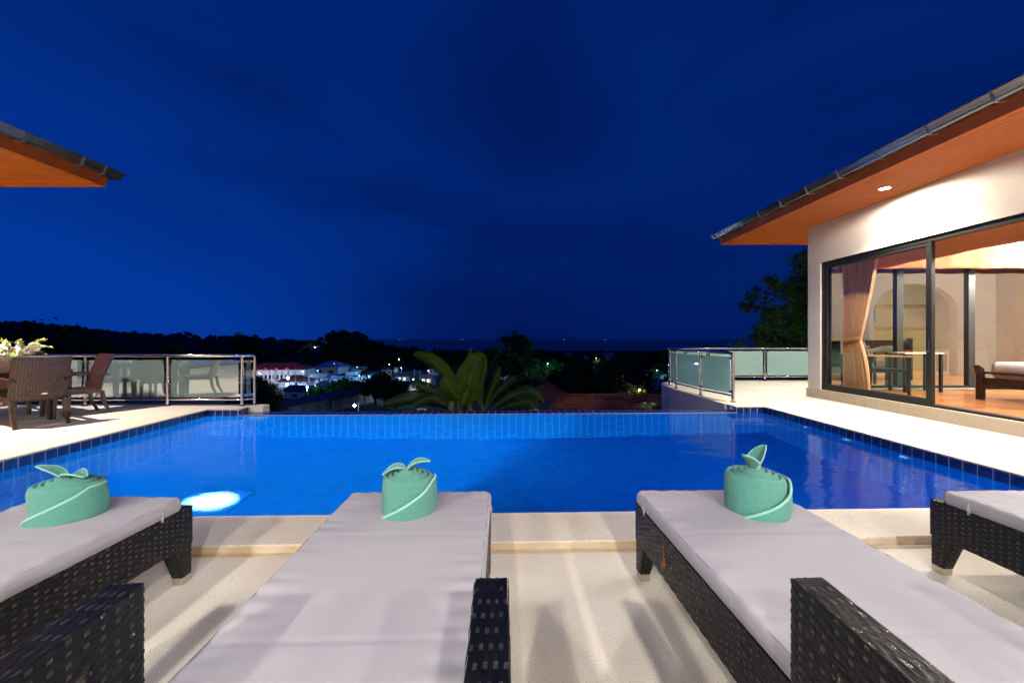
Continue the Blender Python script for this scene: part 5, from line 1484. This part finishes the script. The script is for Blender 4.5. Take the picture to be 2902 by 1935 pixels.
town_house('white shopfront glowing beside the teal gable', 1150, 74, 2.4, 1.5, 3, 4, 'shed', .5, W_white, R_grey, [(-.5,.2,.6,.8,E_cool),(.5,.1,.5,.9,E_warm)], .4)
street_lamp('cool lamp above the glowing shopfront', 1171, 66, 1074, 70, C_lamp, .09, .4, 60)
street_lamp('warm lamp low beside the glowing shopfront', 1147, 66, 1103, 30, (1.0,.62,.25), .06, .3, 40)
for px, D, y0, y1, lab in ((876,105,1044,1070,'white utility pole right of the red-roofed building'),(838,100,1042,1076,'white utility pole in front of the red-roofed building'),(937,68,1072,1114,'white utility pole right of the open shed'),(871,66,1078,1113,'white utility pole beside the bungalow'),(1175,80,1046,1066,'pale utility pole above the glowing shopfront'),(1190,84,1050,1068,'second pale utility pole right of the shopfront')):
    x = gx(px, D); zt = 1.2-(y0-961.5)*D/1135; zb = zland(x, D)
    t = empty('utility_pole', (x,D,zb), 0, lab, 'utility pole', 'utility poles in the town')
    b = MB(); b.tube([(0,0,-.5),(0,0,zt-zb)], [.11,.08], 7); b.build('pole', W_white, t, smooth=True)
    b = MB(); b.box(-.5,-.05,zt-zb-.35,.5,.05,zt-zb-.25); b.build('crossarm', W_grey, t)
for k, (px, D, w, hgt, rf_, lit, lab) in enumerate(((1008,150,4.2,2.2,'flat',1,'pale flat-roofed house left of the dark palm'),(1035,118,4.0,2.0,'shed',1,'pale lean-to house right of the two-storey house'),(1096,150,3.6,1.8,'gable',0,'small pale gable above the black trees'),(1208,110,3.2,1.7,'gable',1,'pale gabled cottage half hidden by the banana leaf'),(1228,150,4.0,1.8,'hip',0,'dim hipped cottage behind the upright banana leaf'),(1140,120,4.2,1.9,'flat',1,'flat pale house with lit window above the shopfront'),(898,118,4.0,1.9,'gable',0,'pale gable between the red and blue roofs'),(960,112,3.4,1.6,'flat',1,'low flat house under the blue roof'),(1420,120,3.6,1.7,'gable',0,'pale gable among the trees left of the tall round tree'),(1050,96,3.0,1.6,'hip',1,'small hipped hut with a lit window beside the black trees'))):
    town_house(lab, px, D, w, hgt, 3.5, (-12,8,3,-6)[k % 4], rf_, .9, W_white, (R_grey,R_blue,R_dark)[k % 3], [(-.8,.7,.7,.8,E_cool if lit else G_win),(.6,.7,.7,.8,E_warm if lit and k % 2 else G_win)], .35, lift=.5)
for k, (px, D, y, w, col_, lab) in enumerate(((1012,140,1040,160,C_lamp,'cool lamp left of the dark palm'),(1040,108,1056,120,C_lamp,'cool lamp beside the pale lean-to'),(1103,140,1032,110,(.7,.8,1.0),'white lamp above the black trees'),(1214,102,1050,90,(1.0,.7,.4),'warm lamp by the cottage behind the banana'),(1137,110,1042,110,C_lamp,'cool lamp above the shopfront roofs'),(900,108,1050,120,C_lamp,'cool lamp between the red and blue roofs'),(1425,112,1042,40,(.5,.9,.8),'greenish lamp left of the tall round tree'),(1046,90,1066,80,C_lamp,'cool lamp by the small hipped hut'))):
    street_lamp(lab, px, D, y, w, col_, .07, .4, 40)
# right-hand part of the view
street_lamp('brilliant blue-white lamp in the dark trees right of centre', 1606, 58, 1044, 70, (0.30,0.62,1.0), .17, .8, 190)
street_lamp('green-white lamp hidden among the lit trees', 1552, 80, 1030, 90, (0.25,1.0,.62), .08, .8, 20)
town_house('small dark hut in front of the green-lit trees', 1525, 76, 1.7, 1.3, 1.6, 8, 'gable_y', .8, W_grey, R_dark, [(.3,.2,.5,.5,E_cool)], .25)
for px, D, y, w, lab in ((1655,250,1014,6.0,'pale mauve-roofed house on the shore right of the lamp'),(1612,270,1004,5.0,'flat pale roof on the shore right of the lamp'),(1727,240,1005,6.0,'dim gabled roof on the shore above the dark mass')):
    zb = 1.2-(y-961.5)*D/1135-1.6
    town_house(lab, px, D, w, 1.9, 4, 0, 'hip', 1.2, W_white, R_blue, [], .5, z=zb)
street_lamp('small lamp by the shore houses', 1690, 200, 1014, 300, (.7,.75,1.0), .14, .8, 30)
town_house('cyan-lit white gable wall left of the curved terrace', 1872, 112, 3.0, 1.6, 4, -18, 'gable_y', .9, W_white, R_brown, [], .2, lift=.6)
street_lamp('lamp lighting the cyan gable', 1862, 104, 1049, 260, (0.25,0.8,1.0), .06, .5, 20)
town_house('low metal-roofed building left of the curved terrace', 1866, 70, 5.2, .8, 5, -14, 'shed', .9, W_grey, R_grey, [], .3, lift=.8)
street_lamp('cool lamp behind the metal roof', 1833, 80, 1064, 160, (0.4,0.75,1.0), .10, .5, 60)
street_lamp('warm garden lamp in the foliage left of the curved terrace', 1812, 34, 1104, 26, (1.0,.62,.22), .05, .3, 60)
x = gx(1828,33); tree('bush', x, 33, 1.6, 'shrub lit yellow by the warm garden lamp', None, leaf=L_mid)
x = gx(897,62); tree('bush', x, 62, 2.6, 'shrub lit teal beside the bungalow', None, leaf=L_mid)
street_lamp('teal lamp over the lit shrub by the bungalow', 893, 59, 1092, 20, (.3,1.0,.8), .03, .3, 20)
x = gx(800,44); tree('bush', x, 44, 1.8, 'low teal-lit plants at the near end of the warehouse', None, leaf=L_mid)
street_lamp('teal lamp by the near end of the warehouse', 795, 42, 1128, 22, (.3,.9,.9), .03, .3, 20)

# boats far out
M_boat = emis('boat_lamp', (0.85,0.85,1.0), 2.4)
M_hull = mat('boat_hull', (0.05,0.05,0.06), 0.6)
for px, r in ((893,9),(1057,5),(1130,4),(1134,4),(1308,5),(1312,5),(1502,5),(1599.5,8),(1713,5),(1716,5),(1741,4)):
    D = 9000; x = gx(px, D)
    t = empty('fishing_boat', (x,D,-30), 0, 'tiny boat light far out on the sea horizon', 'boat', 'boat lights along the sea horizon')
    b = MB(); b.hexa([(-14,-4,0),(14,-4,0),(14,4,0),(-14,4,0)], [(-20,-5,7),(20,-5,7),(20,5,7),(-20,5,7)]); b.build('hull', M_hull, t)
    l = MB(); l.lathe([(.01,-r*.45),(r*.35,-r*.3),(r*.45,0),(r*.35,r*.3),(.01,r*.45)], (0,0,24), 8, cap=False); l.build('lamp', M_boat, t)
    m_ = MB(); m_.tube([(0,0,7),(0,0,24-r*.45)], .5, 5); m_.build('mast', M_hull, t)

# ================================================================== neighbour's shingle roof below the overflow edge
nb = empty('neighbour_house', (0,0,0), 0, 'neighbouring house with red-brown shingle roof just below the pool', 'house')
M_sh = mat('brown_shingle', (0.16,0.052,0.024), 0.85, col2=(0.095,0.032,0.018), nscale=1.3, ndetail=2, ramp=(.45,.55), bump=.4, bscale=40)
M_sh2 = mat('dark_shingle', (0.085,0.030,0.018), 0.85, bump=.4, bscale=40)
YR, ZR = 12.6, 1.2-(1120-961.5)*12.6/1135           # ridge
YE = 9.6; ZE = ZR-1.55
X0, X1 = gx(1585,YR), 6.2
b = MB(); b.add([(X0-1.9,YE,ZE),(X1,YE,ZE),(X1,YR,ZR),(X0,YR,ZR),(X0-1.9,YR+3.0,ZE),(X1,YR+3.0,ZE)], [(0,1,2,3),(0,3,4),(3,2,5,4)])
rf = b.build('roof', M_sh2, nb, solid=.04)
b = MB(); b.box(X0-1.4,YE+.5,-3.8,X1-.3,YR+2.5,ZE-.05); b.build('wall', W_grey, nb)
sh = MB(); sh.add([(-.155,0,.004),(.155,0,.004),(.155,.27,.004),(-.155,.27,.004),(-.155,0,.018),(.155,0,.018),(.155,.27,.008),(-.155,.27,.008)], [(3,2,1,0),(4,5,6,7),(0,1,5,4),(1,2,6,5),(2,3,7,6),(3,0,4,7)])
me_s1 = sh.mesh('shingle'); me_s1.materials.append(M_sh)
me_s2 = me_s1.copy(); me_s2.name = 'shingle'; me_s2.materials.clear(); me_s2.materials.append(M_sh2)
sl = math.atan2(ZR-ZE, YR-YE); Ls = math.hypot(ZR-ZE, YR-YE); rs_ = random.Random(3)
rows = 11
for r_ in range(rows):
    d = Ls-.27-(r_)*.235
    f = d/Ls; y = YE+(YR-YE)*f; z = ZE+(ZR-ZE)*f
    xl = X0-1.9*(1-f)+.25; n_ = int((X1-xl)/.315); dark_run = 0
    if r_ > 8: break
    for i in range(n_):
        if dark_run <= 0 and rs_.random() < .10: dark_run = rs_.randint(2,4)
        me = me_s2 if dark_run > 0 else me_s1; dark_run -= 1
        put('shingle', me, rf, (xl+.16+i*.315+(r_%2)*.15, y, z+.026), (sl+rs_.uniform(-.01,.01),0,0))
b = MB()
for i in range(int((X1-X0)/.33)):
    x = X0+.1+i*.33; 
    c = MB(); c.add([(x,YR-.14,ZR-.02),(x+.325,YR-.14,ZR-.02),(x+.325,YR,ZR+.055),(x,YR,ZR+.055),(x,YR+.14,ZR-.02),(x+.325,YR+.14,ZR-.02)], [(0,1,2,3),(3,2,5,4)]); c.build('ridge_cap', M_sh if i % 3 else M_sh2, rf, solid=.012)
# pyramid roof behind it
nb2 = empty('neighbour_house', (0,0,0), 0, 'dark red pyramid roof behind the shingle roof', 'house')
D = 17.0; ax = gx(1550,D); az = 1.2-(1083-961.5)*D/1135
b = MB(); b.add([(ax,D,az),(ax-2.6,D-2.6,az-1.55),(ax+2.6,D-2.6,az-1.55),(ax+2.6,D+2.6,az-1.55),(ax-2.6,D+2.6,az-1.55)], [(0,1,2),(0,2,3),(0,3,4),(0,4,1)]); rp = b.build('roof', M_sh2, nb2, solid=.03)
b = MB(); b.box(ax-2.3,D-2.3,-5,ax+2.3,D+2.3,az-1.6); b.build('wall', W_grey, nb2)
for sx in (-1,1):
    b = MB(); b.tube([(ax,D,az+.03),(ax+sx*2.6,D-2.6,az-1.52)], .05, 6); b.build('hip_cap', M_sh2, rp)
for k in range(1,8):
    b = MB(); f = k/8; z = az-1.55*f+.02; w = 2.6*f; b.add([(ax-w,D-w,z),(ax+w,D-w,z),(ax+w-.02,D-w+.03,z+.03),(ax-w+.02,D-w+.03,z+.03)], [(0,1,2,3)]); b.build('shingle_course', M_sh, rp, solid=.01)

# ================================================================== banana plants and flowers by the overflow edge
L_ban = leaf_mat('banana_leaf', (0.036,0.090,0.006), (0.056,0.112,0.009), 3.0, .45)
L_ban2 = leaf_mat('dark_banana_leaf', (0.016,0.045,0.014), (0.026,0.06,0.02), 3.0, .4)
M_rib = mat('banana_midrib', (0.12,0.16,0.04), 0.5)
M_stalk = mat('banana_stalk', (0.10,0.13,0.04), 0.6, col2=(0.07,0.06,0.03), nscale=6)
def banana_leaf(parent, pts, w, m, seed, torn=.0, tilt=0.0, fold=.35, n=26):
    """leaf blade along a bent midrib; torn blades split into strips"""
    rnd = random.Random(seed)
    P = [Vector(p) for p in pts]
    def rib(f):
        q = f*(len(P)-1); k = min(len(P)-2, int(q)); t_ = q-k
        p0 = P[max(0,k-1)]; p1 = P[k]; p2 = P[k+1]; p3 = P[min(len(P)-1,k+2)]
        return .5*((2*p1)+(p2-p0)*t_+(2*p0-5*p1+4*p2-p3)*t_*t_+(3*p1-p0-3*p2+p3)*t_**3)
    b = MB()
    f0 = .16
    for sg in (-1,1):
        rows_ = []
        for k in range(n+1):
            f = f0+(1-f0)*k/n; c = rib(f); d = (rib(min(1,f+.02))-rib(max(0,f-.02))).normalized()
            s_ = d.cross(Vector((math.sin(tilt),-math.cos(tilt),.25))).normalized()
            nn = s_.cross(d).normalized()
            wd = w*.5*max(.02, math.sin(math.pi*min(1,(k/n)*.93+.05))**.55)
            rows_.append((c, s_*sg, nn, wd))
        k = 0
        while k < n:
            step = rnd.randint(1,2) if torn else n
            k2 = min(n, k+step)
            droop = rnd.uniform(0,torn)
            for q in range(k, k2):
                va_ = []
                for idx in (q, q+1):
                    c, s_, nn, wd = rows_[idx]
                    o2 = c
                    if torn:
                        mid = rows_[(k+k2)//2][0].lerp(rows_[(k+k2+1)//2][0], .5); o2 = c.lerp(mid, .55*torn)
                    va_.append((c, c.lerp(o2,.35)+s_*wd*.5-nn*wd*(fold*.25+droop*.15), o2+s_*wd*(1-rnd.uniform(0,.25)*torn)-nn*wd*(fold+droop)))
                (a0,a1,a2),(b0,b1,b2) = va_
                b.add([a0,a1,a2,b0,b1,b2], [(0,1,4,3),(1,2,5,4)])
            k = k2
    lf = b.build('leaf', m, parent, smooth=not torn, fix=False, sharp=None)
    r_ = MB(); r_.tube([rib(k/14) for k in range(15)], [.020*(1-.8*k/14)*max(.5,w/.5) for k in range(15)], 6); r_.build('midrib', M_rib if m is L_ban else M_stalk, lf, smooth=True)
def P3(px, py, D): return ((px-1451)/1135*D, D, 1.2-(py-961.5)*D/1135)
bp = empty('banana_plant', (0,0,0), 0, 'banana plant with broad upright leaves rising behind the overflow edge', 'banana plant')
D = 8.3
def rel(lst): return [P3(*p) for p in lst]
for dx in (0,.22,-.2):
    b = MB(); p0 = P3(1300+dx*120,1150,D+dx); b.tube([(p0[0],p0[1],-3.4),(p0[0]+.03,p0[1],-1.2),(p0[0]+.02,p0[1],p0[2]+.1)], [.10,.085,.05], 10); b.build('stalk', M_stalk, bp, smooth=True)
banana_leaf(bp, rel([(1302,1160,D),(1318,1120,D),(1338,1060,D-.05),(1366,1000,D-.1)]), .62, L_ban, 1, .12, R(20), .06)
banana_leaf(bp, rel([(1300,1158,D),(1290,1120,D),(1262,1066,D),(1220,1020,D+.1),(1172,1000,D+.25)]), .32, L_ban, 2, .10, R(-35), .55)
banana_leaf(bp, rel([(1300,1160,D),(1292,1130,D),(1276,1100,D-.1),(1254,1072,D-.1)]), .40, L_ban, 12, 0, R(-10), .2)
banana_leaf(bp, rel([(1296,1160,D),(1262,1134,D-.1),(1215,1104,D-.2),(1168,1082,D-.3)]), .32, L_ban, 3, .9, 0, .8)
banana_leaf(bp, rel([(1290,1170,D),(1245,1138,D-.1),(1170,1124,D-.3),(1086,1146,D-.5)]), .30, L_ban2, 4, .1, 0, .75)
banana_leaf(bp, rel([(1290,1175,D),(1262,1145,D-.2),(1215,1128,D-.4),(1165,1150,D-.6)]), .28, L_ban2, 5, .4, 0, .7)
banana_leaf(bp, rel([(1303,1165,D),(1316,1110,D+.2),(1328,1050,D+.4),(1336,985,D+.5)]), .24, L_ban, 6, .5, R(40), .5)
banana_leaf(bp, rel([(1300,1168,D),(1310,1140,D-.2),(1322,1105,D-.2),(1330,1095,D-.2)]), .26, L_ban, 7, .6, 0, .5)
bq = empty('banana_plant', (0,0,0), 0, 'dimmer torn-leaved banana plant between the big leaves and the brown roof', 'banana plant')
D = 9.2
b = MB(); p0 = P3(1372,1160,D); b.tube([(p0[0],p0[1],-3.4),(p0[0],p0[1],p0[2])], [.10,.05], 10); b.build('stalk', M_stalk, bq, smooth=True)
banana_leaf(bq, rel([(1372,1168,D),(1385,1120,D),(1400,1080,D),(1416,1040,D)]), .26, L_ban, 21, 1.0, 0, .7)
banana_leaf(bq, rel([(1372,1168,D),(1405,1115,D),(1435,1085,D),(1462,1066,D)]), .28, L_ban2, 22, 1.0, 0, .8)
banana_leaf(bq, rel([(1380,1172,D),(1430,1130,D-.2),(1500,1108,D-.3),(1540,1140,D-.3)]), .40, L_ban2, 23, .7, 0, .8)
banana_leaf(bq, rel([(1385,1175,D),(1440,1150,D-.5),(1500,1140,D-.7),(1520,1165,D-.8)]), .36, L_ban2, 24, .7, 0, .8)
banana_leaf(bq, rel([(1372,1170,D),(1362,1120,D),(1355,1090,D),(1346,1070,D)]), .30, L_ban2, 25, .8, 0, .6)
banana_leaf(bq, rel([(1372,1170,D),(1350,1130,D-.3),(1330,1130,D-.5),(1310,1155,D-.6)]), .34, L_ban, 26, 1.0, 0, .9)
M_lime = leaf_mat('lime_leaf', (0.20,0.30,0.02), (0.26,0.38,0.04), 8, .4)
M_fwhite = mat('frangipani_petal', (0.75,0.72,0.62), 0.6)
def small_plant(label, x, y, z, leaves, flowers, h, seed, lm):
    rnd = random.Random(seed)
    t = empty('frangipani', (x,y,z), 0, label, 'plant', 'frangipani shrubs behind the overflow edge')
    s = MB(); s.tube([(0,0,-2.6),(.03,0,-.4),(0,0,h*.4)], [.05,.03,.015], 6); s.build('stem', M_bark, t, smooth=True)
    for k in range(leaves):
        a = 2*math.pi*k/leaves+rnd.uniform(-.3,.3); d = Vector((math.cos(a),math.sin(a),0)); el = rnd.uniform(.2,1.1); sd_ = Vector((-d.y,d.x,0))
        L_ = h*rnd.uniform(.8,1.2)
        def fn(i, j):
            q = -1+2*i; c = d*(L_*j*math.cos(el))+Vector((0,0,h*.35+L_*(math.sin(el)*j-.45*j*j)))
            return tuple(c+sd_*(q*.16*L_*math.sin(math.pi*min(1,.06+.92*j))**.8)+Vector((0,0,abs(q)*.03*L_)))
        b = MB(); b.grid(fn, 4, 8); b.build('leaf', lm, t, smooth=True, solid=.002, sharp=None)
    for k in range(flowers):
        b = MB(); c = Vector((rnd.uniform(-.10,.10),rnd.uniform(-.10,.10),h*.55+rnd.uniform(0,.06)))
        for q in range(5):
            a = 2*math.pi*q/5+k; d = Vector((math.cos(a),math.sin(a),.5)); s_ = Vector((-d.y,d.x,0))
            b.add([c, c+d*.016+s_*.011, c+d*.034, c+d*.016-s_*.011], [(0,1,2,3)])
        b.build('blossom', M_fwhite, t)
p = P3(1866,1166,7.5); small_plant('frangipani with white blossoms at the foot of the curved terrace wall', p[0]-.15, 7.62, p[2]-.10, 9, 9, .30, 2, M_lime)
p = P3(1196,1168,7.4); small_plant('small white frangipani blossom cluster behind the tiled edge', p[0], p[1], p[2]-.10, 5, 9, .18, 3, L_ban2)
p = P3(1345,1170,7.4); small_plant('lime leaf rosette below the big banana leaf', p[0], p[1], p[2]-.08, 6, 0, .16, 4, M_lime)
p = P3(1512,1168,7.4); small_plant('lime leaf rosette at the left end of the brown roof', p[0], p[1], p[2]-.08, 7, 0, .18, 5, M_lime)

# ---- tree behind the house, leafy branches to the left
def branch_tree():
    t = empty('leafy_tree', (11.2,15.4,zland(11.2,15.4)), 0, 'leafy green tree reaching out from behind the white house', 'tree')
    rnd = random.Random(9); z0 = t.location.z
    tr = MB(); tr.tube([(0,0,-.5),(-.1,0,3.0),(-.2,0,5.5),(-.1,0,8.2)], [.22,.17,.12,.05], 9)
    out = ([],[])
    def limb(a0, p1, p2, r):
        P = [Vector(a0),Vector(a0).lerp(Vector(p1),.5)+Vector((0,0,.15)),Vector(p1),Vector(p2)]
        tr.tube(P, [r,r*.7,r*.45,r*.15], 6)
        cs = []
        for k in range(15):
            f = rnd.uniform(.15,1.0); q = f*3; i = min(2,int(q)); c = P[i].lerp(P[i+1], q-i)+Vector((rnd.gauss(0,.30),rnd.gauss(0,.5),rnd.gauss(0,.20)))
            cs.append((c, rnd.uniform(.16,.36)))
            tr.tube([P[i].lerp(P[i+1], q-i), c], [.015,.005], 4)
        leaf_cloud(rnd, cs, 60, 1.2, .13, out)
    zc = 1.2-z0
    for (p1, p2) in (((-1.3,0,zc+1.15),(-2.1,-.2,zc+1.25)),((-.6,.3,zc+2.0),(-1.4,.2,zc+2.35)),((-1.0,.2,zc+.25),(-2.3,0,zc+.05)),((-.8,-.3,zc+.6),(-1.5,-.5,zc+.55)),((.3,0,zc+2.3),(-.3,.4,zc+3.0)),((-.5,.3,zc-.2),(-1.0,.2,zc-.3)),((.8,.2,zc+1.5),(1.6,0,zc+2.2)),((-.2,-.3,zc+1.4),(-.8,-.6,zc+1.7)),((.5,.1,zc+.4),(1.5,.3,zc+.6)),((0.2,0,zc+2.8),(1.0,0,zc+3.3))):
        limb((-.15,0,max(.5,p1[2]-1.0)), p1, p2, .06)
    tr.build('trunk', M_bark, t, smooth=True, fix=False)
    cb = MB(); cb.v, cb.f = out; cb.build('crown', L_near, t, fix=False)
branch_tree()
bz = empty('banana_plant', (0,0,0), 0, 'banana plant beyond the end window of the bedroom', 'banana plant')
b = MB(); b.tube([(15.9,12.6,-3.4),(15.9,12.6,1.0)], [.12,.07], 10); b.build('stalk', M_stalk, bz, smooth=True)
for k, (dx, dy, top) in enumerate(((-1.6,-.3,2.6),(-1.0,.3,3.6),(.4,-.2,3.9),(1.5,.2,2.9),(-1.9,-.1,1.5),(1.2,-.6,1.8),(.1,-.8,2.6))):
    banana_leaf(bz, [(15.9,12.6,.8),(15.9+dx*.35,12.6+dy*.4,top*.75),(15.9+dx*.75,12.6+dy*.8,top),(15.9+dx*1.15,12.6+dy,top*.82)], .55, L_ban, 40+k, .5, 0, .5)
